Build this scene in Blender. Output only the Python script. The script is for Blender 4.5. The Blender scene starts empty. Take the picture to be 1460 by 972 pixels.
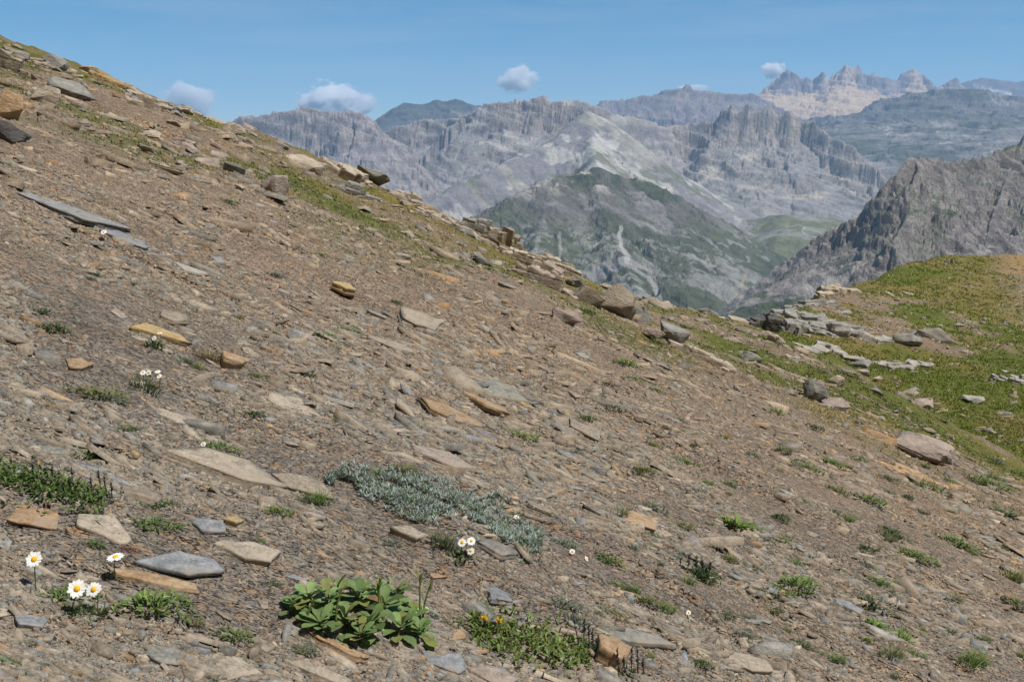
import bpy, bmesh, math, random
import numpy as np
from mathutils import Matrix, Vector

random.seed(7)
RNG = np.random.default_rng(7)
SC = bpy.context.scene
COL = SC.collection

# ------------------------------------------------------------------ camera
FPX = 1402.0
PITCH = math.radians(11.1)
CP, SP = math.cos(PITCH), math.sin(PITCH)
cam_d = bpy.data.cameras.new('camera')
cam_d.sensor_width = 36.0
cam_d.lens = 36.0 * FPX / 1460.0
cam_d.clip_start = 0.05
cam_d.clip_end = 90000.0
cam = bpy.data.objects.new('camera', cam_d)
COL.objects.link(cam)
cam.location = (0, 0, 0)
cam.rotation_euler = (math.radians(90) - PITCH, 0, 0)
SC.camera = cam


def ray(px, py):
    """photo pixel -> (X/Y, Z/Y) seen from the tripod"""
    px = np.asarray(px, float); py = np.asarray(py, float)
    x = (px - 730.0) / FPX
    y = (486.0 - py) / FPX
    fwd = CP + y * SP
    return x / fwd, (y * CP - SP) / fwd


def project(X, Y, Z):
    f = Y * CP - Z * SP
    u = Y * SP + Z * CP
    return 730 + FPX * X / f, 486 - FPX * u / f


# ------------------------------------------------------------------ noise
def _hash(ix, iy, seed):
    h = (ix.astype(np.int64) * 374761393 + iy.astype(np.int64) * 668265263 + seed * 1442695041) & 0xFFFFFFFF
    h = ((h ^ (h >> 13)) * 1274126177) & 0xFFFFFFFF
    h = ((h ^ (h >> 16)) * 2246822519) & 0xFFFFFFFF
    return ((h ^ (h >> 15)) & 0xFFFFFF) / float(0xFFFFFF)


def vnoise(x, y, seed=0):
    x = np.asarray(x, float); y = np.asarray(y, float)
    x, y = np.broadcast_arrays(x, y)
    ix = np.floor(x); iy = np.floor(y)
    fx = x - ix; fy = y - iy
    ux = fx * fx * fx * (fx * (fx * 6 - 15) + 10)
    uy = fy * fy * fy * (fy * (fy * 6 - 15) + 10)
    a = _hash(ix, iy, seed); b = _hash(ix + 1, iy, seed)
    c = _hash(ix, iy + 1, seed); d = _hash(ix + 1, iy + 1, seed)
    return (a + (b - a) * ux) * (1 - uy) + (c + (d - c) * ux) * uy


def fbm(x, y, octv=5, seed=0, gain=0.5):
    t = 0.0; a = 1.0; s = 0.0
    for k in range(octv):
        t = t + a * (vnoise(x, y, seed + k * 17) * 2 - 1)
        s += a; a *= gain
        x = x * 2.03 + 3.1; y = y * 2.03 - 1.7
    return t / s


def ridged(x, y, octv=5, seed=0, gain=0.55):
    t = 0.0; a = 1.0; s = 0.0
    for k in range(octv):
        t = t + a * (1 - np.abs(vnoise(x, y, seed + k * 13) * 2 - 1))
        s += a; a *= gain
        x = x * 2.07 + 5.3; y = y * 2.07 + 1.9
    return t / s


def smooth(a, b, v):
    t = np.clip((np.asarray(v, float) - a) / (b - a), 0, 1)
    return t * t * (3 - 2 * t)


# ------------------------------------------------------------------ mesh helpers
def make_mesh(name, V, faces, col=None, smooth_shade=False):
    """faces: list of int arrays (n,k)"""
    me = bpy.data.meshes.new(name)
    V = np.asarray(V, np.float32)
    me.vertices.add(len(V)); me.vertices.foreach_set('co', V.ravel())
    loops = np.concatenate([np.asarray(f, np.int32).ravel() for f in faces])
    tot = np.concatenate([np.full(len(f), np.asarray(f).shape[1], np.int32) for f in faces])
    start = np.concatenate([[0], np.cumsum(tot)[:-1]]).astype(np.int32)
    me.loops.add(len(loops)); me.loops.foreach_set('vertex_index', loops)
    me.polygons.add(len(tot)); me.polygons.foreach_set('loop_start', start)
    me.polygons.foreach_set('loop_total', tot)
    me.update(calc_edges=True)
    if smooth_shade:
        me.polygons.foreach_set('use_smooth', np.ones(len(tot), bool))
    if col is not None:
        set_col(me, col)
    me.validate()
    return me


def set_col(me, col):
    c = np.asarray(col, np.float32)
    if c.ndim == 1:
        c = np.tile(c, (len(me.vertices), 1))
    if c.shape[1] == 3:
        c = np.hstack([c, np.ones((len(c), 1), np.float32)])
    at = me.color_attributes.new('col', 'FLOAT_COLOR', 'POINT')
    at.data.foreach_set('color', c.ravel())


def add_obj(name, me, mat, parent=None):
    o = bpy.data.objects.new(name, me)
    if me is not None and mat is not None and not me.materials:
        me.materials.append(mat)
    COL.objects.link(o)
    if parent is not None:
        o.parent = parent
    return o


def tag(o, label=None, cat=None, group=None, kind=None):
    if label: o['label'] = label
    if cat: o['category'] = cat
    if group: o['group'] = group
    if kind: o['kind'] = kind
    return o


def grid_faces(nr, nc):
    i = np.arange(nr - 1)[:, None] * nc + np.arange(nc - 1)[None, :]
    i = i.ravel()
    return np.stack([i, i + 1, i + nc + 1, i + nc], 1)


# ------------------------------------------------------------------ materials
def new_mat(name):
    m = bpy.data.materials.new(name); m.use_nodes = True
    nt = m.node_tree
    b = nt.nodes['Principled BSDF']
    b.inputs['Roughness'].default_value = 0.9
    b.inputs['Specular IOR Level'].default_value = 0.2
    return m, nt, b


def N(nt, t, **kw):
    n = nt.nodes.new(t)
    for k, v in kw.items():
        if k in n.inputs: n.inputs[k].default_value = v
        else: setattr(n, k, v)
    return n


def mixc(nt, blend, fac, a, b):
    n = nt.nodes.new('ShaderNodeMix'); n.data_type = 'RGBA'; n.blend_type = blend
    for sock, v in ((n.inputs[0], fac), (n.inputs[6], a), (n.inputs[7], b)):
        if hasattr(v, 'links') or isinstance(v, bpy.types.NodeSocket): nt.links.new(v, sock)
        elif isinstance(v, (int, float)): sock.default_value = v
        else: sock.default_value = (*v, 1)
    return n.outputs[2]


def ramp(nt, src, stops):
    r = nt.nodes.new('ShaderNodeValToRGB')
    e = r.color_ramp.elements
    while len(e) < len(stops): e.new(0.5)
    for k, (p, c) in enumerate(stops):
        e[k].position = p
        e[k].color = (c, c, c, 1) if isinstance(c, (int, float)) else (*c, 1)
    nt.links.new(src, r.inputs[0])
    return r.outputs[0]


def mat_stone():
    """per-vertex stone colour, mottled, with bedding-plane bump and rusty stains"""
    m, nt, b = new_mat('shale')
    tc = N(nt, 'ShaderNodeTexCoord'); at = N(nt, 'ShaderNodeAttribute', attribute_name='col')
    n1 = N(nt, 'ShaderNodeTexNoise', Scale=28.0, Detail=6.0, Roughness=0.7)
    n2 = N(nt, 'ShaderNodeTexNoise', Scale=7.0, Detail=4.0, Roughness=0.6)
    n3 = N(nt, 'ShaderNodeTexNoise', Scale=130.0, Detail=3.0)
    for n in (n1, n2, n3): nt.links.new(tc.outputs['Object'], n.inputs['Vector'])
    c = mixc(nt, 'MULTIPLY', 1.0, at.outputs['Color'], ramp(nt, n1.outputs[0], [(0.3, 0.56), (0.7, 1.36)]))
    c = mixc(nt, 'MULTIPLY', 0.7, c, ramp(nt, n3.outputs[0], [(0.3, 0.7), (0.7, 1.25)]))
    c = mixc(nt, 'MIX', ramp(nt, n2.outputs[0], [(0.58, 0.0), (0.68, 0.32)]), c, (0.28, 0.19, 0.115))
    n4 = N(nt, 'ShaderNodeTexNoise', Scale=14.0, Detail=7.0, Roughness=0.75); nt.links.new(tc.outputs['Object'], n4.inputs['Vector'])
    c = mixc(nt, 'MIX', ramp(nt, n4.outputs[0], [(0.5, 0.0), (0.62, 0.65)]), c, (0.25, 0.21, 0.165))
    vo = N(nt, 'ShaderNodeTexVoronoi', Scale=75.0); nt.links.new(tc.outputs['Object'], vo.inputs['Vector'])
    sp = N(nt, 'ShaderNodeMath', operation='MULTIPLY'); nt.links.new(ramp(nt, vo.outputs['Distance'], [(0.16, 1.0), (0.24, 0.0)]), sp.inputs[0]); nt.links.new(ramp(nt, n2.outputs[0], [(0.42, 0.75), (0.52, 0.0)]), sp.inputs[1])
    c = mixc(nt, 'MIX', sp.outputs[0], c, (0.10, 0.10, 0.085))                   # dark lichen spots
    nt.links.new(c, b.inputs['Base Color'])
    bp = N(nt, 'ShaderNodeBump', Strength=0.8, Distance=0.008)
    nt.links.new(n1.outputs[0], bp.inputs['Height'])
    nt.links.new(bp.outputs[0], b.inputs['Normal'])
    return m


def mat_rock():
    m, nt, b = new_mat('ridge_rock')
    tc = N(nt, 'ShaderNodeTexCoord'); at = N(nt, 'ShaderNodeAttribute', attribute_name='col')
    mp = N(nt, 'ShaderNodeMapping'); mp.inputs['Scale'].default_value = (1.0, 1.0, 3.2)
    nt.links.new(tc.outputs['Object'], mp.inputs[0])
    n1 = N(nt, 'ShaderNodeTexNoise', Scale=5.0, Detail=8.0, Roughness=0.7)
    n2 = N(nt, 'ShaderNodeTexNoise', Scale=2.6, Detail=5.0, Roughness=0.65)
    n3 = N(nt, 'ShaderNodeTexNoise', Scale=22.0, Detail=5.0, Roughness=0.7)
    for n in (n1, n2, n3): nt.links.new(mp.outputs[0], n.inputs['Vector'])
    c = mixc(nt, 'MULTIPLY', 1.0, at.outputs['Color'], ramp(nt, n1.outputs[0], [(0.3, 0.55), (0.7, 1.35)]))
    c = mixc(nt, 'MIX', ramp(nt, n2.outputs[0], [(0.58, 0.0), (0.68, 0.5)]), c, (0.27, 0.24, 0.16))
    c = mixc(nt, 'MULTIPLY', 0.8, c, ramp(nt, n3.outputs[0], [(0.3, 0.65), (0.7, 1.25)]))
    nt.links.new(c, b.inputs['Base Color'])
    bp = N(nt, 'ShaderNodeBump', Strength=0.7, Distance=0.04)
    nt.links.new(n3.outputs[0], bp.inputs['Height']); nt.links.new(bp.outputs[0], b.inputs['Normal'])
    return m


def mat_ground():
    m, nt, b = new_mat('gravel_soil')
    tc = N(nt, 'ShaderNodeTexCoord'); at = N(nt, 'ShaderNodeAttribute', attribute_name='col')
    mp = N(nt, 'ShaderNodeMapping'); mp.inputs['Scale'].default_value = (0.78, 1.15, 1.0)
    nt.links.new(tc.outputs['Object'], mp.inputs[0])
    v1 = N(nt, 'ShaderNodeTexVoronoi', Scale=95.0, distance='CHEBYCHEV'); v2 = N(nt, 'ShaderNodeTexVoronoi', Scale=38.0, distance='MANHATTAN')
    n1 = N(nt, 'ShaderNodeTexNoise', Scale=2.2, Detail=8.0, Roughness=0.7)
    n2 = N(nt, 'ShaderNodeTexNoise', Scale=90.0, Detail=4.0)
    for n in (v1, v2, n1, n2): nt.links.new(mp.outputs[0], n.inputs['Vector'])
    def cellc(v):
        s = N(nt, 'ShaderNodeSeparateColor'); nt.links.new(v.outputs['Color'], s.inputs[0])
        return ramp(nt, s.outputs[0], [(0.0, (0.62, 0.60, 0.60)), (0.35, (0.95, 0.92, 0.9)), (0.7, (1.05, 0.98, 0.9)),
                                       (0.85, (1.3, 1.25, 1.2)), (0.95, (1.3, 0.95, 0.66)), (1.0, (0.75, 0.78, 0.84))])
    c = mixc(nt, 'MULTIPLY', 1.0, at.outputs['Color'], cellc(v1))
    c = mixc(nt, 'MULTIPLY', 0.7, c, cellc(v2))
    c = mixc(nt, 'MULTIPLY', 0.8, c, ramp(nt, n1.outputs[0], [(0.3, 0.72), (0.7, 1.22)]))
    c = mixc(nt, 'MULTIPLY', 0.6, c, ramp(nt, n2.outputs[0], [(0.3, 0.7), (0.7, 1.25)]))
    nt.links.new(c, b.inputs['Base Color'])
    bp = N(nt, 'ShaderNodeBump', Strength=0.9, Distance=0.012); bp.invert = True
    nt.links.new(v1.outputs['Distance'], bp.inputs['Height'])
    bp2 = N(nt, 'ShaderNodeBump', Strength=0.7, Distance=0.03); bp2.invert = True
    nt.links.new(v2.outputs['Distance'], bp2.inputs['Height']); nt.links.new(bp.outputs[0], bp2.inputs['Normal'])
    nt.links.new(bp2.outputs[0], b.inputs['Normal'])
    return m


def mat_leaf(name='leaf', trans=0.25, rough=0.6):
    m, nt, b = new_mat(name)
    at = N(nt, 'ShaderNodeAttribute', attribute_name='col')
    b.inputs['Roughness'].default_value = rough
    tc = N(nt, 'ShaderNodeTexCoord')
    n1 = N(nt, 'ShaderNodeTexNoise', Scale=60.0, Detail=3.0)
    nt.links.new(tc.outputs['Object'], n1.inputs['Vector'])
    c = mixc(nt, 'MULTIPLY', 0.8, at.outputs['Color'], ramp(nt, n1.outputs[0], [(0.3, 0.75), (0.7, 1.25)]))
    nt.links.new(c, b.inputs['Base Color'])
    tr = N(nt, 'ShaderNodeBsdfTranslucent'); nt.links.new(c, tr.inputs['Color'])
    mx = N(nt, 'ShaderNodeMixShader'); mx.inputs[0].default_value = trans
    nt.links.new(b.outputs[0], mx.inputs[1]); nt.links.new(tr.outputs[0], mx.inputs[2])
    nt.links.new(mx.outputs[0], nt.nodes['Material Output'].inputs['Surface'])
    return m


def mat_mountain():
    m, nt, b = new_mat('mountain_rock')
    b.inputs['Specular IOR Level'].default_value = 0.05
    tc = N(nt, 'ShaderNodeTexCoord'); at = N(nt, 'ShaderNodeAttribute', attribute_name='col')
    n1 = N(nt, 'ShaderNodeTexNoise', Scale=0.012, Detail=8.0, Roughness=0.72)
    n2 = N(nt, 'ShaderNodeTexNoise', Scale=0.05, Detail=5.0, Roughness=0.7)
    for n in (n1, n2): nt.links.new(tc.outputs['Object'], n.inputs['Vector'])
    c = mixc(nt, 'MULTIPLY', 0.9, at.outputs['Color'], ramp(nt, n1.outputs[0], [(0.3, 0.7), (0.7, 1.28)]))
    c = mixc(nt, 'MULTIPLY', 0.7, c, ramp(nt, n2.outputs[0], [(0.3, 0.72), (0.7, 1.25)]))
    nt.links.new(c, b.inputs['Base Color'])
    bp = N(nt, 'ShaderNodeBump', Strength=0.8, Distance=14.0)
    nt.links.new(n2.outputs[0], bp.inputs['Height']); nt.links.new(bp.outputs[0], b.inputs['Normal'])
    return m


M_STONE = mat_stone(); M_ROCK = mat_rock(); M_GROUND = mat_ground()
M_LEAF = mat_leaf('green_leaf'); M_SILVER = mat_leaf('silver_leaf', 0.15, 0.8); M_MTN = mat_mountain()
M_PETAL = mat_leaf('white_petal', 0.2, 0.5); M_GRASS = mat_leaf('grass_blade', 0.3, 0.7)


# ------------------------------------------------------------------ near terrain
CA = np.array([8.75, 35.0]); CD = np.array([0.541, 0.841]); CN = np.array([-0.841, 0.541])
HK = 0.00436


def hill_raw(X, Y):
    Yc = np.minimum(Y, 95.0)
    z = -1.2 - 0.4 * X + 0.05 * Yc - HK * Yc * np.abs(Yc) - np.maximum(Y - 95.0, 0) * 0.71
    xr = np.maximum(X - 3.0, 0)
    z = z - np.where(xr < 14, 0.02 * xr * xr, 0.02 * 196 + 0.56 * (xr - 14))
    far = smooth(6, 14, Y)
    z = z - 0.20 * np.exp(-((X - 1.6) / 1.5) ** 2) * far + 0.22 * np.exp(-((X - 4.6) / 1.8) ** 2) * far
    return z


def knoll_raw(X, Y):
    dx = X - CA[0]; dy = Y - CA[1]
    u = dx * CD[0] + dy * CD[1]; s = dx * CN[0] + dy * CN[1]
    zc = np.interp(u, [-30, -10, 0, 8, 17, 32, 39, 45, 60, 90], [-7.4, -6.6, -6.4, -6.65, -6.95, -7.25, -7.6, -7.35, -6.7, -8.5])
    sp = np.maximum(s, 0); sn = np.maximum(-s, 0)
    drop = np.where(sp < 4, 0.18 * sp * sp, 0.18 * 16 + 1.4 * (sp - 4)) + 0.04 * np.maximum(Y - 70, 0) ** 2
    drop = drop + np.maximum(u - 75, 0) ** 2 * 0.01
    drop = np.where(drop > 900, 900, drop)
    dish = 0.75 * (1 - np.exp(-sn / 7.0)) + 0.02 * np.minimum(sn, 40) 
    return zc - drop - dish


def G0(X, Y):
    X = np.asarray(X, float); Y = np.asarray(Y, float)
    h = hill_raw(X, Y); k = knoll_raw(X, Y)
    w = 0.45
    d = np.clip(0.5 + 0.5 * (h - k) / w, 0, 1)
    z = k + (h - k) * d + w * d * (1 - d)
    return np.maximum(z, -900.0)


def knollness(X, Y):
    return smooth(-0.5, 0.6, knoll_raw(X, Y) - hill_raw(X, Y))


def G(X, Y):
    X = np.asarray(X, float); Y = np.asarray(Y, float)
    z = G0(X, Y)
    r = np.hypot(X, Y)
    a = smooth(0.3, 1.2, r)
    z = z + a * (0.05 * fbm(X * 0.7, Y * 0.9, 4, 11) + 0.022 * fbm(X * 3.0, Y * 4.0, 3, 31))
    z = z + smooth(4, 14, r) * (0.16 * fbm(X * 0.33, Y * 0.33, 4, 51) + 0.09 * fbm(X * 1.3, Y * 1.3, 4, 61))
    z = z + smooth(120, 400, r) * 14 * fbm(X * 0.01, Y * 0.01, 5, 71)
    kn = knollness(X, Y)
    z = z + kn * smooth(18, 30, r) * (0.30 * fbm(X * 0.16, Y * 0.16, 4, 91))
    # shallow bedding steps on the scree
    st = Y + X * 0.22 + 0.45 * fbm(X * 0.5, Y * 0.5, 4, 5)
    for k, amp, sd in ((1.1, 0.038, 8), (2.7, 0.030, 18), (6.0, 0.016, 28)):
        fr = (st * k) % 1.0
        saw = np.where(fr < 0.86, 0.5 - fr / 0.86, (fr - 0.86) / 0.14 - 0.5)
        z = z + a * (1 - kn) * amp * saw * smooth(-0.05, 0.35, fbm(X * 0.45 * k + 9, Y * 0.8 * k, 3, sd))
    return z


def ground_z(x, y):
    return float(G(np.array([x]), np.array([y]))[0])


def gnormal(X, Y, e=0.12):
    gx = (G0(X + e, Y) - G0(X - e, Y)) / (2 * e)
    gy = (G0(X, Y + e) - G0(X, Y - e)) / (2 * e)
    n = np.stack([-gx, -gy, np.ones_like(gx)], -1)
    return n / np.linalg.norm(n, axis=-1, keepdims=True)


YS = np.geomspace(0.9, 110.0, 260)


def hits(px, py):
    """where the sight lines of photo pixels meet the near ground"""
    px = np.atleast_1d(np.asarray(px, float)); py = np.atleast_1d(np.asarray(py, float))
    t, r = ray(px, py)
    out = np.empty((len(t), 2)); ok = np.zeros(len(t), bool)
    for a in range(0, len(t), 8000):
        tt = t[a:a + 8000, None]; rr = r[a:a + 8000, None]
        gap = rr * YS[None] - G0(tt * YS[None], YS[None])
        below = gap <= 0
        below[:, 0] = False
        any_ = below.any(1)
        k = np.where(any_, below.argmax(1), 1)
        i = np.arange(len(k))
        g0 = gap[i, k - 1]; g1 = gap[i, k]
        f = np.clip(g0 / np.where(np.abs(g0 - g1) < 1e-9, 1, g0 - g1), 0, 1)
        y = YS[k - 1] + (YS[k] - YS[k - 1]) * f
        kt = np.argmin(gap / YS[None], 1)
        y = np.where(any_, y, YS[kt])
        out[a:a + 8000, 1] = y; out[a:a + 8000, 0] = t[a:a + 8000] * y
        ok[a:a + 8000] = any_
    return out, ok


def turf(X, Y):
    """0..1 how grassy the ground is"""
    kn = knollness(X, Y)
    nz = fbm(X * 0.22, Y * 0.22, 5, 201)
    nz2 = fbm(X * 1.1, Y * 1.1, 4, 221)
    basin = kn * smooth(-0.30, 0.10, nz + 0.35 * nz2 + 0.25)
    # dry bank and bare scree on the far right of the knoll
    bare = smooth(0.0, 1.0, (X - 0.465 * Y - 0.5) / 4.0) * smooth(36, 46, Y)
    basin = basin * (1 - 0.85 * bare)
    ridge = (1 - kn) * smooth(6.0, 9.5, Y + 1.5 * nz2) * smooth(-0.42, 0.30, nz2 + 0.4 * nz + 0.02) * 0.90
    low = (1 - kn) * smooth(-1.6, 0.6, X - 0.21 * Y - 0.9) * smooth(6.5, 11, Y) * smooth(-0.32, 0.30, nz2 + 0.8 * nz) * 0.9
    return np.clip(np.maximum(np.maximum(basin, ridge), low), 0, 1)


C_SOIL = np.array([0.268, 0.224, 0.177]); C_SOIL2 = np.array([0.212, 0.195, 0.170]); C_SOIL3 = np.array([0.285, 0.222, 0.155])
C_TURF = np.array([0.13, 0.16, 0.034]); C_TURF2 = np.array([0.21, 0.19, 0.065]); C_OCHRE = np.array([0.38, 0.265, 0.11])


def ground_color(X, Y):
    n1 = smooth(-0.3, 0.3, fbm(X * 0.8, Y * 0.8, 4, 301))[..., None]
    n2 = smooth(0.0, 0.5, fbm(X * 0.35 + 4, Y * 0.35, 4, 331))[..., None]
    mid = smooth(2.5, 5.5, Y)[..., None]
    c = C_SOIL2 * (1 - mid) + C_SOIL * mid
    c = c + (C_SOIL - c) * n1 * 0.6
    c = c + (C_SOIL3 - c) * n2 * 0.6
    t = turf(X, Y)[..., None]
    n3 = smooth(-0.25, 0.25, fbm(X * 0.28 + 7, Y * 0.28, 4, 351))[..., None]
    tc = C_TURF + (C_TURF2 - C_TURF) * n3
    kn = knollness(X, Y)
    bank = smooth(-1.0, 1.5, (X - 0.49 * Y)) * smooth(58, 66, Y) * (0.6 + 0.4 * smooth(-0.2, 0.3, fbm(X * 0.2, Y * 0.2, 3, 9)))
    c = c + (C_OCHRE - c) * bank[..., None]
    return c + (tc - c) * np.clip(t * 1.15, 0, 1) * (1 - bank[..., None])


def build_ground():
    fine = np.arange(-35, 35.01, 0.085)
    coarse = np.concatenate([np.arange(-180, -35, 2.5), fine, np.arange(37.5, 180.1, 2.5)])
    az = np.radians(coarse)
    rr = np.concatenate([[0.02, 0.3], np.geomspace(0.6, 140, 800), np.geomspace(150, 1600, 60)])
    R, A = np.meshgrid(rr, az, indexing='ij')
    X = R * np.sin(A); Y = R * np.cos(A)
    Z = G(X, Y)
    V = np.stack([X, Y, Z], -1).reshape(-1, 3)
    F = grid_faces(len(rr), len(az))[:, ::-1]
    me = make_mesh('ground', V, [F], ground_color(X, Y).reshape(-1, 3))
    o = add_obj('ground', me, M_GROUND)
    tag(o, 'stony brown mountainside falling to a grassy saddle and knoll', 'ground', kind='structure')


build_ground()


# ------------------------------------------------------------------ stones
PAL = {
    'brown': (0.250, 0.208, 0.160), 'grey': (0.215, 0.206, 0.184), 'tan': (0.32, 0.27, 0.208), 'rust': (0.32, 0.215, 0.125),
    'blue-grey': (0.215, 0.220, 0.228), 'pinkish': (0.285, 0.230, 0.192), 'dark': (0.085, 0.08, 0.078), 'ochre': (0.38, 0.27, 0.13),
    'pale': (0.37, 0.34, 0.295), 'greenish': (0.215, 0.21, 0.18),
}
PAL_W = [('brown', .46), ('grey', .25), ('tan', .15), ('rust', .045), ('blue-grey', .045), ('pinkish', .04), ('greenish', .015)]


def pick_colors(n, rng):
    names = [p[0] for p in PAL_W]; w = np.array([p[1] for p in PAL_W]); w /= w.sum()
    idx = rng.choice(len(names), n, p=w)
    base = np.array([PAL[k] for k in names])[idx]
    return base * np.exp(rng.normal(0, 0.16, (n, 1))), [names[i] for i in idx]


def outline(n, rng, rough=0.22):
    """angular outline: a few sharp corners joined by nearly straight, slightly chipped edges"""
    k = int(rng.integers(4, 7)) if n > 8 else max(4, n - 1)
    a = np.sort((np.arange(k) + rng.uniform(-0.36, 0.36, k)) * 2 * np.pi / k) + rng.uniform(0, 6.28)
    r = rng.uniform(0.78, 1.22, k)
    cor = np.stack([r * np.cos(a), r * np.sin(a)], 1)
    cor = np.vstack([cor, cor[:1]])
    seg = np.linalg.norm(np.diff(cor, axis=0), axis=1); cum = np.concatenate([[0], np.cumsum(seg)])
    if n <= 8:
        q = cor[:-1]
        if n > k: q = np.vstack([q, [(cor[-2] + cor[0]) / 2 * rng.uniform(.9, 1.1)]])
        q = q[:n]
    else:
        u = np.sort(np.concatenate([cum[:-1], (np.arange(n - k) + rng.uniform(.2, .8, n - k)) * cum[-1] / (n - k)]))
        q = np.stack([np.interp(u, cum, cor[:, 0]), np.interp(u, cum, cor[:, 1])], 1) + rng.normal(0, 0.022, (n, 2))
    q = q - (q.max(0) + q.min(0)) / 2
    q = q / (np.abs(q).max(0) + 1e-9)
    q = q + np.stack([rng.uniform(-.3, .3) * q[:, 1], 0 * q[:, 1]], 1)
    return q[np.argsort(np.arctan2(q[:, 1], q[:, 0]))]


def slab_mesh(name, L, W, T, col, rng, n=15, edge_col=None):
    """a shale slab: ragged outline, split bedding layers down its sides"""
    o = outline(n, rng) * np.array([L / 2, W / 2])
    lv = max(2, min(5, int(2 + T / 0.02)))
    V = []; C = []
    col = np.array(col)
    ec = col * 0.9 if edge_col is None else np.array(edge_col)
    tilt = rng.uniform(-0.10, 0.10, 2) * T
    ctr = np.array([[0.0, 0.0]])
    for s_, dz in ((0.35, 0.0), (0.72, 0.0), (0.96, -0.05)):
        q = o * s_ * (1 + rng.normal(0, 0.03, (n, 1)))
        z = T * (1 + dz) + rng.normal(0, 0.055, n) * T
        V.append(np.column_stack([q, z])); C.append(np.tile(col, (n, 1)))
    for k in range(lv):
        z0 = T * (0.86 - 0.86 * k / lv)
        out = rng.uniform(0.93, 1.06) + rng.normal(0, 0.025, (n, 1))
        q = o * out
        V.append(np.column_stack([q, np.full(n, z0) + rng.normal(0, .03, n) * T])); C.append(np.tile(ec * rng.uniform(.8, 1.15), (n, 1)))
        z1 = z0 - T * 0.86 / lv * 0.75
        V.append(np.column_stack([q * rng.uniform(0.97, 1.0), np.full(n, z1)])); C.append(np.tile(ec * rng.uniform(.8, 1.1), (n, 1)))
    V.append(np.column_stack([o * 0.85, np.full(n, -0.25 * T)])); C.append(np.tile(ec, (n, 1)))
    rings = len(V)
    V = np.vstack(V); C = np.vstack(C)
    V[:, 2] += V[:, 0] / L * tilt[0] * 2 + V[:, 1] / W * tilt[1] * 2
    V = np.vstack([V, [[0, 0, T], [0, 0, -0.25 * T]]]); C = np.vstack([C, [col, ec]])
    i = np.arange(n); j = (i + 1) % n
    quads = [np.stack([k * n + i, (k + 1) * n + i, (k + 1) * n + j, k * n + j], 1) for k in range(rings - 1)]
    top = np.stack([np.full(n, rings * n), i, j], 1)
    bot = np.stack([np.full(n, rings * n + 1), (rings - 1) * n + j, (rings - 1) * n + i], 1)
    C = C * np.exp(rng.normal(0, 0.05, (len(C), 1)))
    return make_mesh(name, V, [np.vstack(quads), np.vstack([top, bot])], C)


def frame_on_ground(x, y, yaw, tilt=(0, 0)):
    n = gnormal(np.array([x]), np.array([y]))[0]
    e1 = np.array([1.0, 0, 0]); e1 = e1 - n * e1.dot(n); e1 /= np.linalg.norm(e1)
    e2 = np.cross(n, e1)
    c, s = math.cos(yaw), math.sin(yaw)
    a = e1 * c + e2 * s; b = np.cross(n, a)
    M = Matrix(((a[0], b[0], n[0]), (a[1], b[1], n[1]), (a[2], b[2], n[2])))
    return M @ Matrix.Rotation(tilt[0], 3, 'X') @ Matrix.Rotation(tilt[1], 3, 'Y')


def place(o, x, y, yaw, tilt=(0, 0), sink=0.0, upright=0.0):
    M = frame_on_ground(x, y, yaw, tilt)
    z = float(G(np.array([x]), np.array([y]))[0])
    o.matrix_world = Matrix.Translation(Vector((x, y, z - sink))) @ M.to_4x4()
    return z


THINGS = []          # (object, noun phrase, x, y, kind) waiting for their labels
MARKS = []           # landmarks: (phrase, x, y)
ORD = ['nearest', 'second nearest', 'third nearest', 'fourth nearest', 'fifth nearest', 'sixth nearest', 'seventh nearest', 'eighth nearest',
       'ninth nearest', 'tenth nearest', 'eleventh nearest', 'twelfth nearest', 'thirteenth nearest', 'fourteenth nearest', 'fifteenth nearest',
       'sixteenth nearest', 'seventeenth nearest', 'eighteenth nearest', 'nineteenth nearest', 'twentieth nearest']


def resolve_labels():
    """every repeat is named by its rank from the landmark it ranks nearest to, among all that look like it"""
    book = {}
    for o, phrase, x, y, how in THINGS:
        book.setdefault(phrase, []).append((o, x, y))
    for phrase, lst in book.items():
        best = {}
        for mark, mx, my in MARKS:
            order = sorted(range(len(lst)), key=lambda k: (lst[k][1] - mx) ** 2 + (lst[k][2] - my) ** 2)
            for rank, k in enumerate(order):
                d = math.hypot(lst[k][1] - mx, lst[k][2] - my)
                if k not in best or (rank, d) < best[k][:2]: best[k] = (rank, d, mark)
        for k, (rank, d, mark) in best.items():
            lst[k][0]['label'] = f'{phrase}, {ORD[min(rank, len(ORD) - 1)]} of its kind to {mark}'


G_STONE = 'loose shale stones on the slope'
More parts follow.
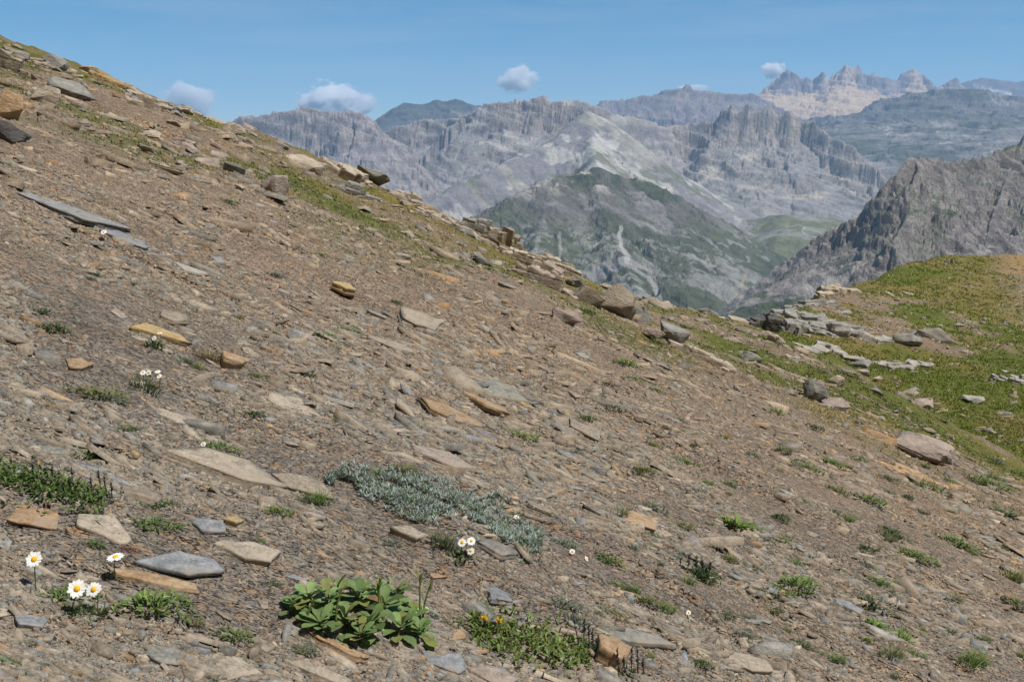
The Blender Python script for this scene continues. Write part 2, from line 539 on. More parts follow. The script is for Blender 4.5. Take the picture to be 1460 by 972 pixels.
# px, py, length px, width px, yaw deg, thickness px, colour, label, landmark phrase
SLABS = [
    (312, 672, 175, 44, 14, 15, 'tan', 'long tan slab with a dark broken lower edge, largest stone of the near scree', 'the longest near slab'),
    (147, 757, 88, 34, -26, 12, 'tan', 'smooth tan slab lying steeply just uphill of the single closed daisy', None),
    (50, 726, 66, 44, 18, 9, 'rust', 'square flat rust orange stone below the dwarf shrub', 'the square rust stone'),
    (96, 296, 150, 20, -14, 9, 'blue-grey', 'large dark grey slab broken across its lower end', 'the large broken slab'),
    (178, 340, 75, 18, -14, 7, 'blue-grey', 'grey slab piece broken off the lower end of the large dark slab', None),
    (268, 378, 52, 18, -14, 7, 'pale', 'pale pointed sliver alone on bare brown scree', None),
    (598, 460, 72, 24, 2, 11, 'tan', 'flat tan slab overhanging a dark hollow in mid slope', 'the overhanging tan slab'),
    (706, 560, 100, 24, -16, 9, 'greenish', 'long grey green slab with a dark hollow under its lower end', 'the long grey-green slab'),
    (690, 580, 70, 14, -8, 8, 'rust', 'narrow rust edged slab just below the long grey green slab', None),
    (640, 597, 110, 20, -6, 8, 'rust', 'long rusty slab ridge in mid slope with orange edges', None),
    (492, 415, 34, 16, -12, 9, 'ochre', 'bright ochre stone on the upper brown scree', None),
    (228, 478, 86, 18, 2, 9, 'ochre', 'long ochre yellow slab just above two small white daisies', 'the long ochre slab'),
    (328, 516, 40, 22, -16, 14, 'rust', 'chunky rust orange block beside a dry tuft', None),
    (70, 633, 52, 16, 24, 7, 'greenish', 'flat grey green slab with a bright edge above the dwarf shrub', None),
    (425, 580, 100, 24, -4, 8, 'tan', 'long light brown slab in two steps on grey gravel', None),
    (352, 790, 95, 26, 16, 10, 'tan', 'flat tan slab uphill of the broad-leaved plant', None),
    (297, 754, 50, 24, 14, 8, 'blue-grey', 'blue grey slab next to a small orange stone', None),
    (333, 750, 26, 16, 10, 8, 'ochre', 'small orange stone touching the blue grey slab', None),
    (215, 822, 125, 18, 10, 9, 'rust', 'long rust brown slab just above the bright cushion plant', None),
    (262, 806, 110, 32, 16, 7, 'blue-grey', 'wide blue grey slab lying over a long rust brown slab', None),
    (480, 922, 110, 16, -12, 13, 'rust', 'narrow rust orange slab downhill of the broad-leaved plant', None),
    (452, 950, 110, 20, 0, 11, 'tan', 'tan slab with an orange edge at the bottom of the picture', None),
    (580, 774, 64, 18, 2, 10, 'tan', 'smooth brown oval slab between two green tufts', None),
    (706, 800, 66, 26, -14, 12, 'grey', 'dark grey tilted slab tucked under the lower end of the silver mat', None),
    (648, 905, 26, 24, -20, 9, 'rust', 'small upright orange stone beside the yellow-flowered plant', None),
    (866, 940, 52, 30, 0, 30, 'rust', 'thick layered orange brown block beside dark flower spikes', 'the layered orange block'),
    (1062, 952, 84, 20, 4, 10, 'tan', 'long tan slab at the bottom edge, downhill of the layered orange block', None),
    (846, 692, 42, 16, -6, 9, 'brown', 'brown slab with a shaded underside on open scree', None),
    (905, 748, 62, 22, 2, 10, 'rust', 'rusty tan stone below a small grey stone', None),
    (630, 668, 95, 30, -4, 10, 'pinkish', 'broad pinkish slab uphill of the silver mat', None),
    (708, 858, 40, 30, 0, 12, 'blue-grey', 'dark blue grey wedge uphill of the yellow-flowered plant', None),
    (335, 945, 66, 44, 10, 10, 'tan', 'wide tan slab lying flat at the bottom edge', None),
    (42, 879, 48, 20, 14, 7, 'blue-grey', 'thin blue grey flake below the largest single daisy', None),
    (895, 912, 125, 24, 14, 8, 'grey', 'long flat grey slab behind the layered orange block', None),
    (425, 694, 80, 24, 8, 11, 'brown', 'brown slab following the lower end of the longest near slab', None),
    (244, 450, 44, 16, -4, 10, 'brown', 'dark brown edged slab above the long ochre slab', None),
    (558, 492, 72, 16, -12, 8, 'pinkish', 'pinkish narrow slab below the overhanging tan slab', None),
    (235, 925, 60, 26, 10, 8, 'grey', 'grey flat slab below the bright cushion plant', None),
    (630, 945, 70, 36, 10, 10, 'blue-grey', 'blue grey slab at the bottom edge near the yellow-flowered plant', None),
    (700, 968, 80, 26, 6, 9, 'pinkish', 'pinkish slab cut by the bottom edge below the yellow-flowered plant', None),
    (196, 700, 60, 24, 6, 16, 'brown', 'layered brown block beside the dwarf shrub', None),
    (1210, 858, 46, 14, 10, 6, 'blue-grey', 'grey flake uphill of two bright green tufts', None),
    (110, 520, 40, 22, 10, 9, 'rust', 'flat reddish triangle of shale on grey gravel', None),
    (240, 690 - 100, 60, 14, 4, 8, 'tan', 'tan slab below the four white daisies', None),
    (830, 560 + 60, 50, 16, -6, 8, 'brown', 'brown slab on open scree downhill of the long grey green slab', None),
]


def scale_at(x, y):
    return (y * CP - float(G(np.array([x]), np.array([y]))[0]) * SP) / FPX


def fore(x, y):
    n = gnormal(np.array([x]), np.array([y]))[0]
    z = float(G0(np.array([x]), np.array([y])))
    v = np.array([x, y, z]); v /= np.linalg.norm(v)
    return max(0.22, -v.dot(n))


USED = []            # (x, y, radius) already taken by big stones


def build_slabs():
    rng = np.random.default_rng(21)
    for px, py, L, W, yaw, T, col, label, mark in SLABS:
        (p,), _ = hits(px, py)
        x, y = float(p[0]), float(p[1])
        s = scale_at(x, y); f = fore(x, y)
        base = np.array(PAL[col]) * math.exp(rng.normal(0, 0.06))
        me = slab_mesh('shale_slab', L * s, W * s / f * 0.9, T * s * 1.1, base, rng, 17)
        o = add_obj('shale_slab', me, M_STONE)
        place(o, x, y, math.radians(yaw), (rng.normal(-0.04, .05), rng.normal(-0.02, .03)), T * s * rng.uniform(0.3, 0.6))
        tag(o, label, 'stone', G_STONE)
        USED.append((x, y, L * s * 0.4))
        if mark: MARKS.append((mark, x, y))


build_slabs()


def slope_frames(X, Y, yaw, tx, ty):
    n = gnormal(X, Y)
    e1 = np.zeros_like(n); e1[:, 0] = 1
    e1 = e1 - n * (e1 * n).sum(1, keepdims=True); e1 /= np.linalg.norm(e1, axis=1, keepdims=True)
    e2 = np.cross(n, e1)
    c = np.cos(yaw)[:, None]; s = np.sin(yaw)[:, None]
    a = e1 * c + e2 * s; b = np.cross(n, a)
    # small tilts
    a2 = a * np.cos(ty)[:, None] - n * np.sin(ty)[:, None]
    n2 = np.cross(a2, b); n2 /= np.linalg.norm(n2, axis=1, keepdims=True)
    b2 = b * np.cos(tx)[:, None] + n2 * np.sin(tx)[:, None]
    n3 = np.cross(a2, b2)
    return a2, b2, n3


def flake_cloud(n, rng, pxlo=-160, pxhi=1620, pylo=30, pyhi=1060, med=8.0, sig=0.55, lo=0.006, hi=0.22, nt=60, nv=6, asp=(0.2, 0.62), thick=(0.08, 0.24), ysig=0.33, yfrac=0.7):
    px = rng.uniform(pxlo, pxhi, n); py = rng.uniform(pylo, pyhi, n)
    P, ok = hits(px, py)
    t = turf(P[:, 0], P[:, 1])
    keep = ok & (P[:, 1] < 100) & (rng.random(n) > t * (0.62 + 0.30 * knollness(P[:, 0], P[:, 1])))
    P = P[keep]
    clump = fbm(P[:, 0] * 1.7, P[:, 1] * 2.6, 4, 77 + nv)
    P = P[rng.random(len(P)) < 0.72 + 2.3 * clump]; n = len(P)
    X = P[:, 0] + rng.normal(0, .01, n); Y = P[:, 1] + rng.normal(0, .02, n)
    Z = G(X, Y)
    s = (Y * CP - Z * SP) / FPX
    L = np.clip(s * np.exp(rng.normal(math.log(med), sig, n)), lo, hi)
    W = L * rng.uniform(asp[0], asp[1], n); T = L * rng.uniform(thick[0], thick[1], n) + 0.001
    yaw = np.where(rng.random(n) < yfrac, rng.normal(-0.14, ysig, n), rng.uniform(-np.pi, np.pi, n))
    a, b, c = slope_frames(X, Y, yaw, rng.normal(-0.06, 0.27, n), rng.normal(-0.06, 0.20, n))
    temps = np.stack([outline(nv, rng, 0.3) * 0.5 for _ in range(nt)])
    idx = rng.integers(0, nt, n)
    o = temps[idx]                                    # n,nv,2
    top = np.concatenate([o, (1.0 + rng.normal(0, 0.12, (n, nv)))[..., None]], 2)
    bot = np.concatenate([o * rng.uniform(0.9, 1.06, (n, 1, 1)), np.full((n, nv, 1), -0.7)], 2)
    loc = np.concatenate([top, bot], 1)               # n,2nv,3
    loc = loc * np.stack([L, W, T], 1)[:, None, :]
    V = (loc[:, :, 0:1] * a[:, None] + loc[:, :, 1:2] * b[:, None] + loc[:, :, 2:3] * c[:, None])
    V = V + np.stack([X, Y, Z], 1)[:, None]
    base = (np.arange(n) * 2 * nv)[:, None]
    i = np.arange(nv); j = (i + 1) % nv
    tops = base + i[None]
    sides = (base[:, :, None] + np.stack([i, nv + i, nv + j, j], 1)[None]).reshape(-1, 4)
    col, _ = pick_colors(n, rng)
    mid = smooth(2.5, 6, Y)[:, None]
    col = col * (1 + mid * (np.array([1.06, 0.99, 0.92]) - 1))
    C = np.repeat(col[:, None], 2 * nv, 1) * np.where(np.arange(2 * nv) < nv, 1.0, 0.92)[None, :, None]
    return V.reshape(-1, 3), [tops, sides], C.reshape(-1, 3)


def build_scree():
    rng = np.random.default_rng(5)
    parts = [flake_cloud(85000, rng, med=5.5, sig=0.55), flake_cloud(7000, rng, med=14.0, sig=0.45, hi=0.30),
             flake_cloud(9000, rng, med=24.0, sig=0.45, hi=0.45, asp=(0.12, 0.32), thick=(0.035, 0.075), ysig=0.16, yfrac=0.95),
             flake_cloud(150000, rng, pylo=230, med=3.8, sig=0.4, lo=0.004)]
    V = []; T = []; S = []; C = []; off = 0
    for v, (t, s), c in parts:
        V.append(v); C.append(c); T.append(t + off); S.append(s + off); off += len(v)
    me = make_mesh('scree', np.vstack(V), [np.vstack(T), np.vstack(S)], np.vstack(C))
    o = add_obj('scree', me, M_STONE)
    tag(o, 'mass of small brown and grey shale flakes covering the slope', 'scree', kind='stuff')


build_scree()


def build_stones():
    """the larger loose stones, each its own object"""
    rng = np.random.default_rng(77)
    want = 250; made = 0; tries = 0
    while made < want and tries < 6000:
        tries += 1
        u = rng.random()
        py = 500 + 520 * rng.random() if u < 0.7 else 200 + 330 * rng.random()
        px = rng.uniform(-20, 1480)
        P, ok = hits(px, py)
        if not ok[0]: continue
        x, y = float(P[0, 0]), float(P[0, 1])
        if y > 16 or turf(np.array([x]), np.array([y]))[0] > 0.6: continue
        s = scale_at(x, y)
        Lp = math.exp(rng.normal(math.log(25), 0.36)) * (1.0 if px < 900 else 0.72)
        Lp = min(max(Lp, 16), 74)
        if y > 5: Lp *= 0.75
        L = Lp * s
        if any((x - a) ** 2 + ((y - b) * 0.8) ** 2 < (r + L * 0.42) ** 2 for a, b, r in USED): continue
        USED.append((x, y, L * 0.4))
        c, nm = pick_colors(1, rng); nm = nm[0]
        W = L * rng.uniform(0.28, 0.8); T = L * rng.uniform(0.07, 0.18)
        me = slab_mesh('shale_stone', L, W, T, c[0], rng, int(rng.integers(10, 15)))
        o = add_obj('shale_stone', me, M_STONE)
        yaw = rng.normal(0.05, 0.3) if rng.random() < 0.75 else rng.uniform(-3.1, 3.1)
        place(o, x, y, yaw, (rng.normal(-0.03, 0.13), rng.normal(-0.05, 0.1)), T * rng.uniform(0.1, 0.5))
        tag(o, None, 'stone', G_STONE)
        shape = 'long' if W / L < 0.6 else 'broad'
        size = 'sizeable' if Lp > 34 else 'small'
        THINGS.append((o, f'{size} {shape} {nm} stone', x, y, 'on the scree'))
        made += 1


build_stones()


# ------------------------------------------------------------------ boulders and outcrops
def boulder_mesh(name, dims, col, rng, pts=16, boxy=0.6, rounded=0.0, layers=True, lump=0.07):
    bm = bmesh.new()
    for _ in range(pts):
        v = rng.normal(0, 1, 3); v /= np.linalg.norm(v)
        p = 4.0 * boxy + 2.0
        v = v / (np.abs(v) ** p).sum() ** (1 / p)
        v = v * rng.uniform(0.82, 1.05)
        bm.verts.new(v * 0.5)
    bmesh.ops.convex_hull(bm, input=bm.verts)
    loose = [v for v in bm.verts if not v.link_faces]
    bmesh.ops.delete(bm, geom=loose, context='VERTS')
    bmesh.ops.dissolve_limit(bm, angle_limit=0.12, verts=bm.verts, edges=bm.edges)
    bmesh.ops.bevel(bm, geom=list(bm.edges), offset=0.012 + rounded * 0.1, segments=1 + int(rounded > 0), affect='EDGES', profile=0.5, clamp_overlap=True)
    bmesh.ops.triangulate(bm, faces=bm.faces)
    bmesh.ops.subdivide_edges(bm, edges=list(bm.edges), cuts=3, use_grid_fill=True)
    bmesh.ops.triangulate(bm, faces=bm.faces)
    V = np.array([v.co[:] for v in bm.verts])
    bm.verts.index_update()
    F = np.array([[v.index for v in f.verts] for f in bm.faces])
    bm.free()
    k = rng.uniform(0, 50)
    nr = np.linalg.norm(V, axis=1, keepdims=True); V = V * np.minimum(1, 0.72 / nr)
    V = np.clip(V, -0.54, 0.54)
    d = lump * fbm(V[:, 0] * 3 + V[:, 2] * 2.3 + k, V[:, 1] * 3 - V[:, 2] * 1.7, 4, 3)
    V = V * (1 + d[:, None])
    if layers:                                        # split bedding: ledges at a few heights
        ph = V[:, 2] * rng.uniform(5, 8) + 0.4 * V[:, 0]
        led = np.abs((ph % 1.0) - 0.5) < 0.14
        V[:, :2] *= np.where(led, 0.955, 1.0)[:, None]
    V = V * np.array(dims)
    V[:, 2] += dims[2] * 0.5
    C = np.tile(np.array(col), (len(V), 1)) * np.exp(0.25 * fbm(V[:, 0] * 2 + k, V[:, 2] * 3 + V[:, 1], 4, 8))[:, None]
    return make_mesh(name, V, [F], C)


def ledge_mesh(name, dims, col, rng):
    """a bedrock ledge: jointed angular blocks with one common dip, fused into a single rock"""
    bm = bmesh.new()
    dip = rng.uniform(-0.22, 0.05); n = int(rng.integers(9, 14))
    for k in range(n):
        cx = (k + 0.5) / n - 0.5 + rng.normal(0, 0.05); cy = rng.uniform(-0.32, 0.32)
        e = 1 - (2 * abs(cx)) ** 2.5
        hz = dims[2] * (0.30 + 0.85 * e * rng.uniform(0.45, 1.0)) * (1 + 0.5 * cy)
        sx = dims[0] * rng.uniform(0.22, 0.46); sy = dims[1] * rng.uniform(0.3, 0.55) * (0.5 + 0.5 * e)
        vs = []
        for a in (-1, 1):
            for b in (-1, 1):
                for c in (-1, 1):
                    t = rng.uniform(0.75, 1.0, 3)
                    p = Vector((a * sx / 2 * t[0] * (1.0 if c < 0 else 0.9), b * sy / 2 * t[1] * (1.05 if c < 0 else 0.85), c * hz / 2 * (t[2] if c > 0 else 1)))
                    vs.append(p)
        R = Matrix.Rotation(rng.normal(0, .25), 3, 'Z') @ Matrix.Rotation(-dip + rng.normal(0, .07), 3, 'Y') @ Matrix.Rotation(rng.normal(.1, .1), 3, 'X')
        vv = [bm.verts.new(R @ p + Vector((cx * dims[0], cy * dims[1], hz * 0.30))) for p in vs]
        bmesh.ops.convex_hull(bm, input=vv)
    me = bpy.data.meshes.new('rough'); bm.to_mesh(me); bm.free()
    o = bpy.data.objects.new('rough', me); COL.objects.link(o)
    md = o.modifiers.new('r', 'REMESH'); md.mode = 'VOXEL'; md.voxel_size = max(dims[0] / 85, 0.006)
    ev = o.evaluated_get(bpy.context.evaluated_depsgraph_get()); em = ev.to_mesh()
    V = np.empty(len(em.vertices) * 3); em.vertices.foreach_get('co', V); V = V.reshape(-1, 3)
    em.calc_loop_triangles()
    F = np.empty(len(em.loop_triangles) * 3, np.int32); em.loop_triangles.foreach_get('vertices', F); F = F.reshape(-1, 3)
    ev.to_mesh_clear(); bpy.data.objects.remove(o); bpy.data.meshes.remove(me)
    k = rng.uniform(0, 90); q = V / dims[0] * 6
    d = fbm(q[:, 0] * 2 + q[:, 2] * 1.9 + k, q[:, 1] * 2 - q[:, 2] * 2.3, 4, 7)
    cen = np.array([0, 0, -dims[2]]); dr = V - cen; dr /= np.linalg.norm(dr, axis=1, keepdims=True)
    V = V + dr * (d * dims[0] * 0.02)[:, None]
    lay = np.abs((V[:, 2] / dims[2] * 3.1 + V[:, 0] / dims[0] * dip * 3) % 1.0 - 0.5) < 0.10
    V[:, :2] *= np.where(lay, 0.975, 1.0)[:, None]
    c = np.tile(np.array(col), (len(V), 1)) * np.exp(0.28 * fbm(q[:, 0] + k, q[:, 1] + q[:, 2], 4, 13))[:, None]
    return make_mesh(name, V, [F], c)


# px, py(base), width px, height px, yaw, colour, name, label, landmark
BOULDERS = [
    (4, 92, 44, 36, 0, 'brown', 'boulder', 'brown rock at the highest point of the ridge', None),
    (56, 88, 38, 20, 0.1, 'pinkish', 'boulder', 'rounded pinkish orange boulder on the ridge top', 'the ridge-top boulder'),
    (100, 134, 66, 20, -0.2, 'grey', 'boulder', 'grey slab boulder tilted downhill below the ridge top', None),
    (66, 142, 46, 26, 0.1, 'tan', 'boulder', 'tan angular boulder beside the tilted grey slab boulder', None),
    (2, 172, 40, 44, 0.3, 'rust', 'boulder', 'big rust tan boulder cut by the picture edge', None),
    (6, 200, 60, 24, -0.1, 'dark', 'boulder', 'dark flat slab under the big rust tan boulder', None),
    (158, 118, 76, 16, -0.15, 'ochre', 'boulder', 'yellowish flat slab crowning the ridge', None),
    (200, 136, 60, 18, -0.2, 'tan', 'boulder', 'tan flat slab on the ridge with a dark crack below', None),
    (212, 160, 62, 22, -0.2, 'tan', 'boulder', 'stepped tan slab just below the cracked ridge slab', None),
    (240, 168, 46, 18, -0.3, 'grey', 'boulder', 'grey broken slab at the lower end of the stepped ridge slab', None),
    (264, 164, 44, 18, 0.1, 'tan', 'boulder', 'pale tan rock on the skyline under the first small cloud', None),
    (330, 194, 36, 18, 0.1, 'tan', 'boulder', 'tan rock on the skyline where the far mountains begin', None),
    (388, 276, 58, 28, -0.25, 'pinkish', 'boulder', 'isolated pinkish boulder below the turf band', 'the isolated pinkish boulder'),
    (432, 246, 52, 22, 0.1, 'tan', 'boulder', 'low tan boulder on the skyline', None),
    (476, 252, 78, 26, -0.15, 'tan', 'boulder', 'wide tan ridge block on the skyline before the jagged grey mountain', 'the wide tan ridge block'),
    (506, 284, 54, 24, 0.1, 'grey', 'boulder', 'grey ridge block just below the wide tan one', None),
    (578, 292, 44, 18, 0, 'tan', 'boulder', 'small tan ridge block on the skyline', None),
    (612, 318, 52, 20, -0.1, 'tan', 'boulder', 'pale ridge slab with turf above it', None),
    (646, 334, 64, 20, -0.1, 'tan', 'boulder', 'long low pale ridge block', None),
    (686, 338, 58, 26, 0.1, 'grey', 'boulder', 'dark grey ridge block against the green mountain', None),
    (712, 352, 46, 34, 0.0, 'brown', 'boulder', 'tall brown grey ridge block against the green mountain', 'the tall ridge block'),
    (742, 384, 56, 28, 0.0, 'tan', 'boulder', 'tan ridge block below the tall one', None),
    (792, 386, 64, 24, 0.05, 'tan', 'boulder', 'square topped tan block on the skyline', None),
    (768, 412, 80, 36, -0.1, 'pinkish', 'boulder', 'broad pinkish grey rock face below the skyline', None),
    (824, 434, 54, 46, 0.2, 'brown', 'boulder', 'brown half of a split block with a deep dark crack', 'the split ridge block'),
    (864, 448, 68, 42, -0.25, 'brown', 'boulder', 'flat topped half of the split block leaning downhill', None),
    (900, 456, 44, 26, 0.0, 'grey', 'boulder', 'small grey block downhill of the split block', None),
    (930, 442, 44, 18, 0.1, 'tan', 'boulder', 'small tan block on the skyline beyond the split block', None),
    (944, 482, 66, 26, -0.1, 'grey', 'boulder', 'low grey tan ledge rock downhill of the split block', None),
    (990, 506, 70, 20, -0.15, 'tan', 'boulder', 'long pale ledge rock at the lower end of the ridge', 'the last pale ledge'),
    (1030, 520, 40, 14, -0.1, 'tan', 'boulder', 'small pale rock below the last pale ledge', None),
    (1160, 568, 42, 36, 0.5, 'grey', 'boulder', 'isolated cube shaped grey boulder with a dark face on the turf edge', 'the cube-shaped boulder'),
    (1190, 582, 46, 20, -0.2, 'pinkish', 'boulder', 'low pinkish rock beside the cube shaped boulder', None),
    (1315, 645, 122, 24, -0.30, 'pinkish', 'boulder', 'long smooth pink tan rock bordering the green basin', 'the long pink-tan rock'),
    (1292, 662, 84, 12, -0.2, 'rust', 'boulder', 'flat rusty slab in front of the long pink tan rock', None),
    (1098, 468, 62, 26, 0.2, 'dark', 'outcrop', 'dark outcrop at the edge of the saddle', 'the dark saddle outcrop'),
    (1128, 452, 70, 18, 0.1, 'grey', 'outcrop', 'grey stepped outcrop on the saddle skyline', None),
    (1138, 472, 60, 24, 0.2, 'grey', 'outcrop', 'blocky grey outcrop with a deep hollow beside the dark saddle outcrop', None),
    (1180, 470, 90, 22, -0.15, 'grey', 'outcrop', 'long grey outcrop sloping away from the saddle', 'the long grey outcrop'),
    (1232, 480, 80, 13, -0.2, 'pale', 'outcrop', 'thin pale end of the long grey outcrop', None),
    (1152, 434, 60, 15, 0.15, 'grey', 'outcrop', 'ribbed grey outcrop on the knoll edge', None),
    (1192, 424, 60, 14, 0.15, 'tan', 'outcrop', 'upper tan ribs on the knoll edge', None),
    (1162, 492, 80, 10, -0.1, 'pale', 'outcrop', 'low pale ledge in turf under the long grey outcrop', None),
    (1330, 482, 66, 20, -0.3, 'pale', 'outcrop', 'pale rounded outcrop on the green knoll', 'the pale knoll outcrop'),
    (1290, 488, 44, 14, 0.1, 'grey', 'outcrop', 'small grey outcrop next to the pale rounded one', None),
    (1296, 512, 70, 10, -0.25, 'pale', 'outcrop', 'thin pale rock band across the knoll turf', None),
    (1450, 542, 46, 13, -0.3, 'pale', 'outcrop', 'pale rock at the picture edge beyond the green basin', None),
    (1386, 570, 34, 7, -0.1, 'pale', 'outcrop', 'flat pale stone in the green basin', None),
    (1350, 373, 9, 6, 0.0, 'dark', 'outcrop', 'small dark rock standing on the knoll top', None),
    (1356, 373, 5, 10, 0.0, 'dark', 'outcrop', 'tiny dark upright stone on the knoll top', None),
]


def build_boulders():
    rng = np.random.default_rng(99)
    for px, py, w, h, yaw, col, nm, label, mark in BOULDERS:
        (p,), ok = hits(px, py)
        x, y = float(p[0]), float(p[1])
        s = scale_at(x, y)
        dims = (w * s * 1.05, w * s * rng.uniform(0.6, 0.9), h * s * 1.5)
        base = np.array(PAL[col]) * (1.25 if col not in ('pale', 'ochre') else 0.92)
        rd = 0.6 if 'round' in label or 'smooth' in label else 0.0
        if 'cube' in label: dims = (w * s * 0.95, w * s * 0.9, h * s * 1.35)
        ledge = w >= 44 and not rd and 'boulder' not in label and 'cube' not in label and 'split' not in label
        if ledge:
            dims = (w * s * 1.2, w * s * (0.55 if nm == 'boulder' else 0.75), h * s * 1.15)
            me = ledge_mesh(nm, dims, base, rng)
        else:
            me = boulder_mesh(nm, dims, base, rng, 13 if not rd else 17, 0.6 if not rd else 0.15, rd * 0.5, True, 0.07 if not rd else 0.22)
        o = add_obj(nm, me, M_ROCK)
        z = float(G(np.array([x]), np.array([y]))[0])
        n = gnormal(np.array([x]), np.array([y]))[0]
        tiltv = 0.85 if 'cube' not in label else 0.3
        R = frame_on_ground(x, y, yaw).to_quaternion()
        R0 = Matrix.Rotation(yaw, 3, 'Z').to_quaternion()
        q = R0.slerp(R, tiltv)
        o.rotation_mode = 'QUATERNION'; o.rotation_quaternion = q
        o.location = (x, y, z - dims[2] * (0.36 if not ledge else 0.18))
        tag(o, label, 'rock', 'rocks of the ridge' if nm == 'boulder' else 'outcrops of the knoll')
        USED.append((x, y, dims[0] * 0.45))
        if mark: MARKS.append((mark, x, y))
    # smaller loose blocks along the ridge and at the turf edge
    n = 0; tries = 0
    while n < 170 and tries < 4000:
        tries += 1
        px = rng.uniform(0, 1330) if n % 5 else rng.uniform(0, 350)
        t = float(ray(px, 0)[0]); ys = np.geomspace(4, 26, 120)
        zz = G0(t * ys, ys); kk = int(np.argmax(zz / ys)); sky = float(project(t * ys[kk], ys[kk], zz[kk])[1])
        py = sky + (abs(rng.normal(0, 40)) if n % 2 else rng.uniform(-6, 10))
        (p,), ok = hits(px, py)
        x, y = float(p[0]), float(p[1])
        s = scale_at(x, y); w = math.exp(rng.normal(math.log(21), 0.45))
        if any((x - a) ** 2 + ((y - b) * .7) ** 2 < (r + w * s * 0.4) ** 2 for a, b, r in USED): continue
        USED.append((x, y, w * s * 0.4))
        cn = ['tan', 'grey', 'pinkish', 'brown'][int(rng.integers(0, 4))]
        dims = (w * s, w * s * rng.uniform(0.5, 0.9), w * s * rng.uniform(0.3, 0.6))
        o = add_obj('ridge_rock', boulder_mesh('ridge_rock', dims, np.array(PAL[cn]) * 1.25, rng, 12, 0.6), M_ROCK)
        o.matrix_world = Matrix.Translation((x, y, float(G(np.array([x]), np.array([y]))[0]) - dims[2] * .35)) @ \
            frame_on_ground(x, y, rng.normal(0, 0.4), (rng.normal(0, .15), rng.normal(0, .12))).to_4x4()
        tag(o, None, 'rock', 'loose rocks along the ridge')
        THINGS.append((o, f'{cn} ridge rock', x, y, 'half sunk in turf'))
        n += 1
    n = 0
    while n < 45:
        u = rng.random(); px = 1085 + 375 * u; py = np.interp(px, [1080, 1200, 1350, 1460], [470, 425, 392, 420]) + abs(rng.normal(0, 60))
        (p,), ok = hits(px, py)
        x, y = float(p[0]), float(p[1])
        if not ok[0] or y < 14: continue
        s = scale_at(x, y); w = math.exp(rng.normal(math.log(7.5), 0.45)) * s
        cn = ['tan', 'grey', 'pale', 'pale'][int(rng.integers(0, 4))]
        dims = (w * rng.uniform(1, 2.2), w * rng.uniform(.6, 1.1), w * rng.uniform(0.2, 0.45))
        o = add_obj('turf_rock', boulder_mesh('turf_rock', dims, np.array(PAL[cn]), rng, 11, 0.6), M_ROCK)
        o.matrix_world = Matrix.Translation((x, y, ground_z(x, y) - dims[2] * .3)) @ frame_on_ground(x, y, rng.normal(-.25, 0.3), (rng.normal(0, .15), rng.normal(0, .12))).to_4x4()
        tag(o, None, 'rock', 'small stones in the knoll turf')
        THINGS.append((o, f'small {cn} stone in the turf', x, y, ''))
        n += 1


build_boulders()


# ------------------------------------------------------------------ plants
def leaf_strip(L, W, base, az, el, curl, segs=4, fold=0.25, prof='lance'):
    """one leaf: 3 vertices across, bent along its length"""
    u = np.linspace(0, 1, segs + 1)
    if prof == 'lance': w = np.sin(np.pi * np.clip(u * 0.9 + 0.1, 0, 1)) ** 0.8
    elif prof == 'spoon': w = np.clip(0.18 + 1.25 * u ** 1.3, 0, 1) * np.sqrt(np.clip(1.04 - u ** 6, 0, 1))
    else: w = 1 - u * 0.85
    ang = el - curl * u
    ds = L / segs
    r = np.concatenate([[0], np.cumsum(np.cos(ang[:-1]) * ds)])
    z = np.concatenate([[0], np.cumsum(np.sin(ang[:-1]) * ds)])
    ca, sa = math.cos(az), math.sin(az)
    mid = np.stack([r * ca, r * sa, z], 1)
    side = np.array([-sa, ca, 0.0])
    up = np.stack([-np.sin(ang) * ca, -np.sin(ang) * sa, np.cos(ang)], 1)
    h = (w * W / 2)[:, None]
    a = mid + side * h + up * h * fold; b = mid - side * h + up * h * fold
    V = np.stack([a, mid, b], 1).reshape(-1, 3) + np.asarray(base)
    k = np.arange(segs)[:, None] * 3
    F = np.concatenate([k + np.array([[0, 1, 4, 3]]), k + np.array([[1, 2, 5, 4]])])
    return V, F


class Bag:
    def __init__(s): s.V = []; s.F = []; s.C = []; s.n = 0
    def add(s, V, F, c):
        s.V.append(V); s.F.append(F + s.n); s.C.append(np.tile(np.asarray(c, float), (len(V), 1))); s.n += len(V)
    def mesh(s, name, smooth_shade=True):
        return make_mesh(name, np.vstack(s.V), [np.vstack(s.F)], np.vstack(s.C), smooth_shade)


def tube(bag, pts, r0, r1, c, n=5):
    pts = np.asarray(pts, float); m = len(pts)
    a = np.arange(n) * 2 * np.pi / n
    V = []
    for k in range(m):
        d = pts[min(k + 1, m - 1)] - pts[max(k - 1, 0)]; d /= np.linalg.norm(d) + 1e-9
        e = np.cross(d, [0.3, 1, 0.1]); e /= np.linalg.norm(e) + 1e-9; f = np.cross(d, e)
        r = r0 + (r1 - r0) * k / (m - 1)
        V.append(pts[k] + r * (np.cos(a)[:, None] * e + np.sin(a)[:, None] * f))
    V = np.vstack(V); i = np.arange(n); j = (i + 1) % n
    F = np.vstack([np.stack([k * n + i, k * n + j, (k + 1) * n + j, (k + 1) * n + i], 1) for k in range(m - 1)])
    bag.add(V, F, c)


GREENS = {'green': (0.09, 0.145, 0.036), 'bright': (0.125, 0.19, 0.046), 'dark': (0.055, 0.088, 0.032), 'olive': (0.130, 0.140, 0.050),
          'grey-green': (0.120, 0.150, 0.105), 'yellowish': (0.170, 0.165, 0.050), 'reddish': (0.180, 0.075, 0.055), 'dry': (0.25, 0.20, 0.10)}


